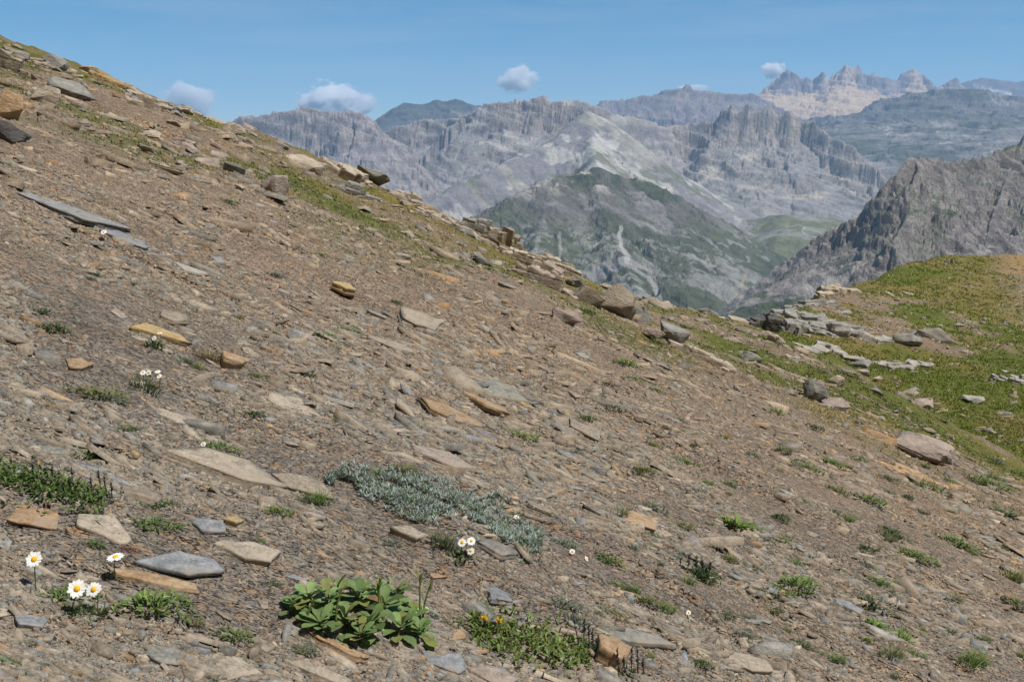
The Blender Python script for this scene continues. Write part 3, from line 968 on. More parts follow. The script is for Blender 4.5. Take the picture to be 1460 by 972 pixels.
def tuft_mesh(name, rng, col, kind):
    """unit plant, about 1 wide and 0.4 high"""
    b = Bag(); col = np.array(col)
    n = {'cushion': 190, 'grassy': 130, 'sprawl': 150, 'rosette': 95}[kind]
    for k in range(n):
        rr = math.sqrt(rng.random()) * 0.42; th = rng.uniform(0, 6.283)
        lob = 1 + 0.35 * math.sin(th * 2 + 1) + 0.2 * math.sin(th * 5)
        bx, by = rr * math.cos(th) * lob, rr * math.sin(th) * 0.75 * lob
        dome = math.sqrt(max(0, 1 - (rr / 0.48) ** 2))
        az = th + rng.normal(0, 0.9); c = col * math.exp(rng.normal(0, 0.28))
        if rng.random() < 0.07: c = np.array(GREENS['yellowish']) * rng.uniform(.7, 1.1)
        if kind == 'cushion':
            V, F = leaf_strip(rng.uniform(.10, .20), rng.uniform(.035, .06), (bx, by, 0.20 * dome * rng.uniform(.2, 1)), az, rng.uniform(.2, 1.2), rng.uniform(.2, 1.0), 3, .3, 'spoon')
        elif kind == 'grassy':
            V, F = leaf_strip(rng.uniform(.22, .48), rng.uniform(.016, .03), (bx * .75, by * .75, 0), az, rng.uniform(.7, 1.4), rng.uniform(.3, 1.3), 3, .2, 'blade')
        elif kind == 'sprawl':
            V, F = leaf_strip(rng.uniform(.12, .26), rng.uniform(.03, .05), (bx * 1.15, by * 1.15, .10 * dome * rng.random()), az, rng.uniform(.0, 1.1), rng.uniform(.1, .8), 3, .3, 'lance')
        else:
            V, F = leaf_strip(rng.uniform(.18, .34), rng.uniform(.07, .11), (bx * .6, by * .6, .08 * rng.random()), az, rng.uniform(.1, 1.0), rng.uniform(.1, .8), 4, .3, 'spoon')
        b.add(V, F, c)
    return b.mesh(name)


PROTO = {}


def proto(kind, col, v):
    key = (kind, col, v)
    if key not in PROTO:
        rng = np.random.default_rng(abs(hash((kind, v))) % 1000 + v if False else (len(kind) * 37 + len(col) * 11 + v * 101))
        PROTO[key] = tuft_mesh('alpine_plant', rng, GREENS[col], kind)
        PROTO[key].materials.append(M_LEAF)
    return PROTO[key]


def ground_z(x, y):
    return float(G(np.array([x]), np.array([y]))[0])


def put_tuft(px, py, w, kind, col, v, rng, label=None, hz=1.0):
    (p,), ok = hits(px, py)
    x, y = float(p[0]), float(p[1]); s = scale_at(x, y) * w
    o = add_obj('alpine_plant', proto(kind, col, v), None)
    q = Matrix.Identity(3).to_quaternion().slerp(frame_on_ground(x, y, 0).to_quaternion(), 0.7)
    o.rotation_mode = 'QUATERNION'
    o.rotation_quaternion = q @ Matrix.Rotation(rng.uniform(-.5, .5) + (math.pi if rng.random() < .5 else 0), 3, 'Z').to_quaternion()
    o.location = (x, y, ground_z(x, y) - 0.01 * s)
    o.scale = (s, s * 0.95, s * hz)
    tag(o, label, 'plant', 'small alpine plants on the scree')
    if label is None:
        adj = {'cushion': 'cushion plant', 'grassy': 'grassy tuft', 'sprawl': 'sprawling plant', 'rosette': 'leafy rosette plant'}[kind]
        THINGS.append((o, f'{col} {adj}', x, y, 'among the stones'))
    return o, x, y


TUFTS = [
    (218, 868, 96, 'cushion', 'bright', 0, 'bright green cushion plant of small shiny leaves below the long rust brown slab', 'the bright cushion plant'),
    (276, 888, 34, 'grassy', 'yellowish', 0, 'yellow green tuft casting shade beside the bright cushion plant', None),
    (330, 902, 48, 'sprawl', 'green', 0, None, None), (222, 752, 54, 'sprawl', 'green', 1, None, None), (224, 716, 38, 'sprawl', 'green', 2, None, None),
    (135, 780, 26, 'cushion', 'green', 1, None, None), (448, 724, 58, 'grassy', 'green', 1, None, None), (396, 744, 34, 'sprawl', 'bright', 0, None, None),
    (576, 688, 46, 'cushion', 'olive', 0, 'olive cushion plant at the uphill edge of the silver mat', None),
    (634, 796, 56, 'grassy', 'dark', 0, 'dark green tuft beside the three white daisies', None), (556, 786, 28, 'sprawl', 'grey-green', 0, None, None),
    (800, 786, 44, 'sprawl', 'grey-green', 1, None, None), (862, 802, 44, 'sprawl', 'green', 0, None, None),
    (994, 822, 56, 'sprawl', 'dark', 0, None, None), (1050, 752, 58, 'rosette', 'bright', 0, 'bright green leafy plant alone on open scree', None), (1094, 772, 30, 'sprawl', 'grey-green', 0, None, None),
    (950, 880, 42, 'grassy', 'green', 0, None, None), (900, 853, 34, 'grassy', 'green', 1, None, None), (806, 876, 40, 'sprawl', 'grey-green', 1, None, None), (822, 896, 36, 'sprawl', 'grey-green', 0, None, None),
    (1136, 840, 72, 'cushion', 'bright', 1, None, None), (1240, 856, 62, 'sprawl', 'dark', 1, None, None), (1246, 882, 46, 'rosette', 'bright', 1, None, None),
    (1284, 896, 56, 'sprawl', 'bright', 1, None, None), (1252, 830, 40, 'cushion', 'green', 0, None, None), (1430, 728, 42, 'rosette', 'dark', 0, None, None),
    (1366, 772, 56, 'sprawl', 'green', 2, None, None), (1160, 610, 28, 'cushion', 'dark', 0, None, None), (740, 630, 42, 'sprawl', 'bright', 0, 'bright green sprawling plant on bare scree in mid slope', None),
    (362, 594, 28, 'cushion', 'dark', 1, None, None), (314, 645, 42, 'sprawl', 'green', 1, None, None), (120, 638, 48, 'sprawl', 'green', 0, None, None), (140, 566, 66, 'sprawl', 'olive', 0, None, None),
    (300, 506, 50, 'grassy', 'dry', 0, None, None), (60, 448, 30, 'sprawl', 'dark', 0, None, None), (890, 522, 38, 'cushion', 'bright', 0, None, None), (935, 556, 22, 'cushion', 'green', 1, None, None), (852, 562, 24, 'sprawl', 'grey-green', 0, None, None),
    (136, 384, 26, 'sprawl', 'dark', 1, None, None), (456, 370, 20, 'cushion', 'green', 0, None, None), (330, 298, 22, 'cushion', 'green', 0, None, None), (756, 406, 26, 'cushion', 'bright', 1, None, None), (840, 452, 28, 'cushion', 'green', 1, None, None),
    (430, 920, 40, 'sprawl', 'grey-green', 1, None, None), (12, 950, 40, 'sprawl', 'green', 2, None, None), (1386, 938, 64, 'grassy', 'bright', 1, None, None), (1268, 936, 54, 'grassy', 'olive', 0, None, None), (1190, 936, 40, 'grassy', 'green', 0, None, None),
    (1040, 802, 30, 'sprawl', 'olive', 0, None, None), (1100, 866, 34, 'grassy', 'green', 0, None, None), (1360, 850, 40, 'grassy', 'olive', 1, None, None), (1440, 820, 50, 'grassy', 'olive', 0, None, None), (1410, 690, 56, 'sprawl', 'green', 1, None, None),
    (1320, 690, 60, 'sprawl', 'olive', 1, None, None), (650, 886, 40, 'sprawl', 'olive', 0, None, None), (176, 690, 20, 'cushion', 'reddish', 0, None, None), (530, 700, 22, 'cushion', 'olive', 0, None, None), (185, 790, 22, 'cushion', 'reddish', 1, None, None),
    (300, 960, 26, 'sprawl', 'grey-green', 0, None, None), (820, 650, 22, 'cushion', 'grey-green', 0, None, None), (930, 730, 40, 'sprawl', 'grey-green', 0, None, None), (880, 745, 46, 'grassy', 'olive', 0, None, None),
    (1130, 800, 30, 'sprawl', 'green', 0, None, None), (1040, 690, 24, 'cushion', 'green', 0, None, None), (436, 540, 24, 'sprawl', 'dark', 0, None, None), (480, 610, 26, 'sprawl', 'olive', 0, None, None), (390, 470, 20, 'cushion', 'grey-green', 0, None, None),
]


def build_tufts():
    rng = np.random.default_rng(15)
    for px, py, w, kind, col, v, label, mark in TUFTS:
        o, x, y = put_tuft(px, py, w, kind, col, v, rng, label, rng.uniform(.8, 1.2))
        if mark: MARKS.append((mark, x, y))
    n = 0
    kinds = ['sprawl', 'cushion', 'grassy']; cols = ['green', 'dark', 'olive', 'grey-green', 'bright', 'yellowish']
    while n < 185:
        px = rng.uniform(0, 1460); py = rng.uniform(250, 960)
        if n < 120: px = rng.uniform(850, 1460)
        (p,), ok = hits(px, py)
        x, y = float(p[0]), float(p[1])
        if not ok[0] or y > 12 or knollness(np.array([x]), np.array([y]))[0] > 0.4: continue
        put_tuft(px, py, math.exp(rng.normal(math.log(20), .35)), kinds[int(rng.integers(0, 3))], cols[int(rng.integers(0, 6))], int(rng.integers(0, 3)), rng)
        n += 1


def build_broadleaf():
    """the big-leaved plant near the camera: several leafy shoots and pale flower stalks"""
    rng = np.random.default_rng(4)
    (p,), _ = hits(505, 893)
    x0, y0 = float(p[0]), float(p[1]); s = scale_at(x0, y0); z0 = ground_z(x0, y0)
    root = bpy.data.objects.new('leafy_plant', None); COL.objects.link(root); root.location = (x0, y0, z0)
    tag(root, 'large leafy plant with broad pale green leaves and upright stalks', 'plant')
    MARKS.append(('the broad-leaved plant', x0, y0))
    f = Bag(); st = Bag()
    shoots = [(-88, -18, 0.75), (-70, -28, .9), (-40, -20, 1.0), (-48, 2, 1.0), (-15, 0, 1.15), (5, -25, 1.1), (20, 8, 1.1), (45, -10, 1.15), (60, 15, 1.05),
              (80, -4, .95), (95, 18, .95), (30, -38, 1.0), (66, -34, .9), (10, 22, .9), (-20, -40, .9)]
    for dx, dy, sz in shoots:
        (q,), _ = hits(505 + dx, 893 + dy)
        bx, by = float(q[0]), float(q[1]); b0 = np.array([bx - x0, by - y0, ground_z(bx, by) - z0])
        hgt = 20 * s * sz * rng.uniform(.6, 1.25)
        lean = rng.normal(0, .25, 2)
        topv = b0 + np.array([lean[0] * hgt, lean[1] * hgt, hgt])
        st = Bag()
        tube(st, [b0 - [0, 0, .01], (b0 + topv) / 2, topv], .0022, .0014, (0.14, 0.17, 0.06))
        add_obj('stem', st.mesh('stem'), M_LEAF, root)
        az0 = rng.uniform(0, 6.28)
        for k in range(15):
            u = (k + 0.5) / 15
            L = 38 * s * sz * rng.uniform(.7, 1.15) * (1.1 - 0.45 * u); W = L * rng.uniform(.46, .62)
            c = np.array([0.150, 0.222, 0.078]) * math.exp(rng.normal(-.05, .27))
            r_ = rng.random()
            if r_ < .12: c = np.array([0.19, 0.21, 0.06])
            elif r_ > .975: c = np.array([0.20, 0.13, 0.06])
            V, F = leaf_strip(L, W, b0 + (topv - b0) * u, az0 + k * 2.4 + rng.normal(0, .4), 0.0 + 0.9 * u + rng.normal(0, .2), rng.uniform(.1, .9), 6, rng.uniform(.1, .45), 'spoon')
            f.add(V, F, c)
    add_obj('foliage', f.mesh('foliage'), M_LEAF, root)
    for k, (dx, hh, lx) in enumerate([(35, 66, .05), (42, 58, -.12), (94, 72, .02), (98, 60, .2), (-68, 36, .3), (-26, 40, .15)]):
        (q,), _ = hits(505 + dx, 893 - 5)
        b0 = np.array([float(q[0]) - x0, float(q[1]) - y0, ground_z(*map(float, q)) - z0]); h = hh * s
        g = Bag()
        pts = [b0 + np.array([lx * h * u * u, 0, h * u]) for u in np.linspace(0, 1, 5)]
        tube(g, pts, .003, .0016, (0.22, 0.25, 0.07), 6)
        for j in range(7):
            V, F = leaf_strip(h * .22, h * .05, pts[4] - [0, 0, h * .03 * j], j * 2.4, 1.1, .2, 3, .3, 'lance'); g.add(V, F, (0.19, 0.22, 0.06))
        add_obj('stalk', g.mesh('stalk'), M_LEAF, root)


def build_silver_mat():
    rng = np.random.default_rng(8)
    cx = [470, 520, 570, 620, 670, 720, 770]; cy = [690, 703, 718, 735, 752, 772, 796]; hw = [6, 15, 22, 27, 30, 32, 22]
    (p,), _ = hits(620, 735); x0, y0 = float(p[0]), float(p[1]); z0 = ground_z(x0, y0)
    b = Bag()
    px = rng.uniform(468, 774, 1500); py = np.interp(px, cx, cy) + np.clip(rng.normal(0, .6, 1500), -1.35, 1.25) * np.interp(px, cx, hw)
    P, _ = hits(px, py); Z = G(P[:, 0], P[:, 1])
    gap = fbm(P[:, 0] * 11, P[:, 1] * 11, 4, 63)
    for k in range(1500):
        if gap[k] < -0.22 or rng.random() < 0.25 * abs(gap[k]): continue
        s = (P[k, 1] * CP - Z[k] * SP) / FPX
        b0 = np.array([P[k, 0] - x0, P[k, 1] - y0, Z[k] - z0 + s * rng.uniform(0, 5)])
        base = np.array([0.25, 0.30, 0.26]) * math.exp(rng.normal(0, .2))
        r_ = rng.random()
        if r_ < .12: base = np.array([0.13, 0.18, 0.085])
        elif r_ > .94: base = np.array([0.20, 0.16, 0.11])
        az = rng.uniform(0, 6.28)
        for j in range(6):
            V, F = leaf_strip(s * rng.uniform(7, 12), s * rng.uniform(2.2, 3.6), b0, az + j * 1.05 + rng.normal(0, .2), rng.uniform(.3, 1.25), rng.uniform(.1, .6), 2, .3, 'spoon')
            b.add(V, F, base * rng.uniform(.85, 1.15))
    o = add_obj('silver_mat', b.mesh('silver_mat'), M_SILVER); o.location = (x0, y0, z0)
    tag(o, 'long mat of silvery grey green foliage spread down the scree', 'mat plant')
    MARKS.append(('the silver mat', x0, y0))


def spike_plant(px, py, hs, label, rng, leafy=True, name='spike_plant'):
    """dark seed-head spikes over a little foliage"""
    (p,), _ = hits(px, py); x0, y0 = float(p[0]), float(p[1]); s = scale_at(x0, y0); z0 = ground_z(x0, y0)
    root = bpy.data.objects.new(name, None); COL.objects.link(root); root.location = (x0, y0, z0)
    tag(root, label, 'plant', 'plants with dark flower spikes')
    f = Bag()
    for k in range(70 if leafy else 20):
        V, F = leaf_strip(s * rng.uniform(8, 16), s * rng.uniform(2, 4), (rng.normal(0, 12) * s, rng.normal(0, 8) * s, 0), rng.uniform(0, 6.28), rng.uniform(.3, 1.3), rng.uniform(0, .7), 3, .3, 'lance')
        f.add(V, F, np.array([0.06, 0.085, 0.04]) * math.exp(rng.normal(0, .25)))
    add_obj('foliage', f.mesh('foliage'), M_LEAF, root)
    for dx, h in hs:
        g = Bag(); bx = dx * s; ly = rng.normal(0, 3) * s
        top = np.array([bx + rng.normal(0, .08) * h * s, ly, h * s])
        tube(g, [(bx, ly, 0), (np.array([bx, ly, 0]) + top) / 2, top], .0013, .001, (0.07, 0.075, 0.05))
        for j in range(26):
            u = rng.uniform(.45, 1.02)
            V, F = leaf_strip(s * rng.uniform(3, 5.5), s * 2.6, np.array([bx, ly, 0]) + (top - [bx, ly, 0]) * u, rng.uniform(0, 6.28), rng.uniform(.0, 1.2), .3, 2, .4, 'lance')
            g.add(V, F, np.array([0.065, 0.065, 0.072]) * math.exp(rng.normal(0, .3)))
        add_obj('flower_spike', g.mesh('flower_spike'), M_LEAF, root)
    return root


def build_spikes():
    rng = np.random.default_rng(12)
    spike_plant(832, 925, [(-6, 56), (0, 48), (8, 38), (14, 30)], 'plant with tall dark spikes standing between the yellow-flowered plant and the orange block', rng)
    spike_plant(896, 968, [(-14, 40), (-6, 30), (4, 44), (14, 42), (22, 26)], 'plant with dark spikes just beside the layered orange block at the bottom edge', rng)
    spike_plant(150, 706, [(-16, 30), (-6, 36), (4, 30), (12, 22)], 'grey plant with dark spikes at the end of the dwarf shrub', rng, False)
    spike_plant(992, 822, [(-22, 26), (-12, 30), (0, 28), (12, 26), (20, 18)], 'bushy dark plant with short spikes alone on the open scree', rng)


def build_shrub():
    """the dwarf shrub patch by the picture edge"""
    rng = np.random.default_rng(16)
    (p,), _ = hits(66, 712); x0, y0 = float(p[0]), float(p[1]); z0 = ground_z(x0, y0); s = scale_at(x0, y0)
    root = bpy.data.objects.new('dwarf_shrub', None); COL.objects.link(root); root.location = (x0, y0, z0)
    tag(root, 'low dark green dwarf shrub sprawling above the square rust stone', 'shrub')
    MARKS.append(('the dwarf shrub', x0, y0))
    f = Bag()
    for k in range(900):
        u = rng.random(); px = -10 + 158 * u; py = 676 + 46 * u + rng.normal(0, 9 + 5 * math.sin(u * 3.1))
        (q,), _ = hits(px, py)
        b0 = np.array([q[0] - x0, q[1] - y0, ground_z(float(q[0]), float(q[1])) - z0 + s * rng.uniform(0, 12)])
        V, F = leaf_strip(s * rng.uniform(8, 15), s * rng.uniform(3, 5.5), b0, rng.uniform(0, 6.28), rng.uniform(0, 1.3), rng.uniform(0, .8), 3, .3, 'spoon')
        f.add(V, F, np.array([0.085, 0.13, 0.034]) * math.exp(rng.normal(0, .3)))
    add_obj('foliage', f.mesh('foliage'), M_LEAF, root)
    for px, py, h in [(48, 685, 26), (66, 686, 22), (76, 690, 28), (100, 700, 20), (104, 694, 30)]:
        (q,), _ = hits(px, py); b0 = np.array([q[0] - x0, q[1] - y0, ground_z(float(q[0]), float(q[1])) - z0]); g = Bag()
        tube(g, [b0, b0 + [0, 0, h * s]], .0015, .001, (0.06, 0.06, 0.05))
        for j in range(20):
            V, F = leaf_strip(s * 4, s * 2.4, b0 + [0, 0, h * s * rng.uniform(.5, 1)], rng.uniform(0, 6.28), rng.uniform(0, 1), .3, 2, .4, 'lance'); g.add(V, F, (0.06, 0.06, 0.06))
        add_obj('flower_spike', g.mesh('flower_spike'), M_LEAF, root)


def build_yellow_plant():
    rng = np.random.default_rng(18)
    (p,), _ = hits(745, 918); x0, y0 = float(p[0]), float(p[1]); z0 = ground_z(x0, y0); s = scale_at(x0, y0)
    root = bpy.data.objects.new('yellow_flowered_plant', None); COL.objects.link(root); root.location = (x0, y0, z0)
    tag(root, 'sprawling green plant with two yellow flower heads', 'plant')
    MARKS.append(('the yellow-flowered plant', x0, y0))
    f = Bag()
    for k in range(1000):
        u = rng.random(); px = 672 + 168 * u; py = 893 + 52 * u + rng.normal(0, 11 + 5 * math.sin(u * 3.1))
        (q,), _ = hits(px, py)
        b0 = np.array([q[0] - x0, q[1] - y0, ground_z(float(q[0]), float(q[1])) - z0 + s * rng.uniform(0, 9)])
        c = np.array([0.125, 0.175, 0.050]) if rng.random() < .75 else np.array([0.15, 0.16, 0.04])
        V, F = leaf_strip(s * rng.uniform(8, 16), s * rng.uniform(3, 5), b0, rng.uniform(0, 6.28), rng.uniform(0, 1.3), rng.uniform(0, .8), 3, .3, 'lance')
        f.add(V, F, c * math.exp(rng.normal(0, .3)))
    add_obj('foliage', f.mesh('foliage'), M_LEAF, root)
    for hx, hy in [(690, 883), (711, 886)]:
        (q,), _ = hits(hx, hy + 16); t, r = ray(hx, hy); t = float(t); r = float(r)
        b0 = np.array([q[0] - x0, q[1] - y0, ground_z(float(q[0]), float(q[1])) - z0]); hd = np.array([t * q[1] - x0, q[1] - y0, r * q[1] - z0])
        g = Bag(); tube(g, [b0, (b0 + hd) / 2, hd], .0012, .001, (0.09, 0.12, 0.03))
        add_obj('stem', g.mesh('stem'), M_LEAF, root)
        h = Bag()
        for j in range(46):
            V, F = leaf_strip(s * rng.uniform(4, 8.5), s * 2.2, hd + rng.normal(0, .6, 3) * s, rng.uniform(0, 6.28), rng.uniform(.1, 1.4), .4, 2, .2, 'lance'); h.add(V, F, np.array([0.75, 0.46, 0.01]) * rng.uniform(.8, 1.1))
        add_obj('flower_head', h.mesh('flower_head'), M_PETAL, root)


M_DISC = mat_leaf('yellow_disc', 0.0, 0.8)


def daisy(px, py, dia, stem_px, label, rng, face=(-.1, -.75, .65), lean=0, parts=True, leaves=True, group='white daisies on the scree', closed=False):
    (q,), _ = hits(px + lean, py + stem_px); x0, y0 = float(q[0]), float(q[1]); z0 = ground_z(x0, y0)
    t, r = ray(px, py); t = float(t); r = float(r); s = scale_at(x0, y0)
    hd = np.array([t * y0 - x0, 0.0, r * y0 - z0]); R = dia * s / 2
    root = bpy.data.objects.new('daisy', None); COL.objects.link(root); root.location = (x0, y0, z0)
    tag(root, label, 'flower', group)
    n = np.array(face, float) + rng.normal(0, .08, 3); n /= np.linalg.norm(n)
    e1 = np.cross(n, [0.1, 0.2, 1]); e1 /= np.linalg.norm(e1); e2 = np.cross(n, e1)
    B = np.stack([e1, e2, n], 1)
    P = Bag(); m = 13
    for k in range(m):
        a = k * 2 * np.pi / m + rng.normal(0, .06)
        V, F = leaf_strip(R * rng.uniform(.82, 1.06), R * rng.uniform(.42, .54), (0, 0, 0.02 * R * (k % 2)), a, .16 if not closed else -.55, .28, 4, .14, 'spoon')
        P.add(V @ B.T + hd, F, np.array([0.86, 0.86, 0.84]) * rng.uniform(.95, 1.0))
    head = add_obj('flower_head', P.mesh('flower_head'), M_PETAL, root)
    D = Bag(); rad = np.array([1, .92, .7, .36, .02]) * R * .36; zz = np.array([.0, .08, .16, .22, .24]) * R + .06 * R
    a = np.arange(12) * 2 * np.pi / 12
    V = np.vstack([np.stack([rad[i] * np.cos(a), rad[i] * np.sin(a), np.full(12, zz[i])], 1) for i in range(5)])
    i = np.arange(12); j = (i + 1) % 12
    F = np.vstack([np.stack([k * 12 + i, k * 12 + j, k * 12 + 12 + j, k * 12 + 12 + i], 1) for k in range(4)])
    D.add(V @ B.T + hd, F, (0.72, 0.40, 0.02))
    add_obj('disc', D.mesh('disc'), M_DISC, head)
    S = Bag(); tube(S, [(0, 0, -.003), hd * .5 + np.array([rng.normal(0, .004), .004, .004]), hd - n * R * .1], .0011, .0009, (0.09, 0.11, 0.05))
    add_obj('stem', S.mesh('stem'), M_LEAF, root)
    if leaves:
        L = Bag()
        for k in range(46):
            V, F = leaf_strip(s * rng.uniform(9, 18), s * rng.uniform(2, 4), (rng.normal(0, 9) * s, rng.normal(0, 8) * s, 0), rng.uniform(0, 6.28), rng.uniform(.2, 1.2), .5, 3, .3, 'lance')
            L.add(V, F, np.array([0.075, 0.105, 0.035]) * math.exp(rng.normal(0, .3)))
        add_obj('foliage', L.mesh('foliage'), M_LEAF, root)
    return x0, y0


def build_daisies():
    rng = np.random.default_rng(30)
    x, y = daisy(49, 797, 25, 26, 'largest single white daisy beside the square rust stone', rng, leaves=False); MARKS.append(('the single daisy', x, y))
    x, y = daisy(110, 839, 27, 28, 'first of two touching white daisies, the one nearer the single daisy', rng, lean=-12); MARKS.append(('the pair of daisies', x, y))
    daisy(134, 840, 24, 28, 'second of two touching white daisies, the one nearer the bright cushion plant', rng, lean=4)
    daisy(165, 794, 24, 24, 'half closed white daisy seen edge on below the smooth tan slab', rng, face=(.0, -.2, 1), leaves=False)
    x, y = daisy(659, 773, 14, 38, 'uphill one of three clustered white daisies by the silver mat', rng); MARKS.append(('the three daisies', x, y))
    daisy(672, 771, 13, 42, 'white daisy nearest the silver mat in the cluster of three', rng, leaves=False)
    daisy(671, 785, 12, 30, 'lowest of three clustered white daisies by the silver mat', rng, leaves=False)
    daisy(220, 482, 8, 16, 'small white daisy just under the long ochre slab', rng)
    daisy(228, 475, 8, 20, 'small white daisy partly against the long ochre slab', rng, face=(0, -.2, 1), leaves=False)
    x, y = daisy(204, 531, 9, 16, 'first of four small white daisies over a dark green tuft', rng, leaves=False); MARKS.append(('the four daisies', x, y))
    daisy(212, 531, 9, 16, 'second of four small white daisies over a dark green tuft', rng, leaves=False)
    daisy(225, 530, 9, 18, 'third and highest of four small white daisies over a dark green tuft', rng, leaves=False, face=(0, -.3, 1))
    daisy(227, 536, 8, 14, 'fourth and lowest of four small white daisies over a dark green tuft', rng, leaves=False)
    put_tuft(92, 838, 66, 'sprawl', 'green', 0, rng, 'green sprawling plant under the pair of touching daisies')
    put_tuft(122, 868, 44, 'grassy', 'dark', 1, rng, 'added dark tuft standing in for the shadow of the two touching daisies')  # dark leaves added here as the cast shadow below the daisy pair
    put_tuft(208, 553, 62, 'grassy', 'dark', 2, rng, 'dark green tuft right under the four small white daisies')
    daisy(816, 786, 9, 22, 'small round white daisy above a grey green tuft downhill of the silver mat', rng, leaves=False)
    daisy(836, 796, 8, 16, 'small white daisy turned edge on, downhill of the silver mat', rng, leaves=False, face=(.7, -.4, .5))
    daisy(736, 737, 9, 16, 'small white daisy just beyond the upper edge of the silver mat', rng, leaves=False, face=(0, -.3, 1))
    daisy(659, 747, 11, 14, 'half closed white flower growing out of the silver mat', rng, leaves=False, face=(.4, -.3, .8), closed=True)
    daisy(982, 873, 8, 16, 'tiny white daisy on the lower open scree', rng, leaves=False)
    daisy(352 - 62, 633, 9, 12, 'small white flower above a green tuft near the longest near slab', rng, leaves=False)
    daisy(148, 331, 9, 8, 'small white flower at the lower end of the large broken slab', rng, leaves=False)


GR_H = 0.085


def build_grass():
    """turf of the ridge band, saddle and knoll: short blades nobody could count"""
    rng = np.random.default_rng(40)
    n = 110000
    px = rng.uniform(-120, 1600, n); py = rng.uniform(40, 740, n)
    P, ok = hits(px, py); X, Y = P[:, 0], P[:, 1]
    t = turf(X, Y)
    bank = smooth(-1.0, 1.5, (X - 0.49 * Y)) * smooth(58, 66, Y)
    k = ok & (rng.random(n) < t * 0.9) & (rng.random(n) > bank) & (Y < 95) & (Y > 6)
    X = X[k]; Y = Y[k]; n = len(X); Z = G(X, Y); s = (Y * CP - Z * SP) / FPX
    nb = 5
    X = np.repeat(X, nb) + rng.normal(0, 1, n * nb) * np.repeat(s, nb) * 2.5
    Y = np.repeat(Y, nb) + rng.normal(0, 1, n * nb) * np.repeat(s, nb) * 4.0
    S = np.repeat(s, nb); Z = G(X, Y); m = len(X)
    H = np.clip(rng.uniform(1.4, 3.6, m) * S, 0.015, 0.10) * (0.8 + 0.4 * vnoise(X * .7, Y * .7, 3)); Wd = np.clip(S * rng.uniform(.8, 1.8, m), 0.003, .06)
    a = rng.uniform(0, 6.283, m); ln = rng.uniform(.2, 1.1, m) * H; la = rng.uniform(0, 6.283, m)
    b0 = np.stack([X - np.cos(a) * Wd, Y - np.sin(a) * Wd, Z - 0.01], 1); b1 = np.stack([X + np.cos(a) * Wd, Y + np.sin(a) * Wd, Z - 0.01], 1)
    tp = np.stack([X + np.cos(la) * ln, Y + np.sin(la) * ln, Z + H], 1)
    V = np.stack([b0, b1, tp], 1).reshape(-1, 3); F = np.arange(m * 3).reshape(-1, 3)
    nz = smooth(-.25, .25, fbm(X * 0.28 + 7, Y * 0.28, 4, 351))[:, None]
    kn = knollness(X, Y)[:, None]
    cA = np.array([0.175, 0.23, 0.035]) * kn + np.array([0.150, 0.160, 0.056]) * (1 - kn); cB = np.array([0.28, 0.25, 0.085])
    c = (cA + (cB - cA) * nz * .6) * np.exp(rng.normal(0, .18, (m, 1)))
    dry = rng.random(m) < .08; c[dry] = np.array([0.36, 0.30, 0.17])
    me = make_mesh('grass', V, [F], np.repeat(c, 3, 0))
    tag(add_obj('grass', me, M_GRASS), 'short green and straw coloured turf of the ridge, saddle and knoll', 'grass', kind='stuff')


build_broadleaf(); build_silver_mat(); build_shrub(); build_yellow_plant(); build_daisies(); build_spikes(); build_tufts(); build_grass()



# ------------------------------------------------------------------ far mountains
def P3(px, py, D):
    t, r = ray(px, py)
    return np.array([float(t) * D, D, float(r) * D])


def profile(d, prof):
    z = np.zeros_like(d); last = 0.0
    for slope, upto in prof:
        z = z + slope * np.clip(d - last, 0, upto - last)
        last = upto
    return z


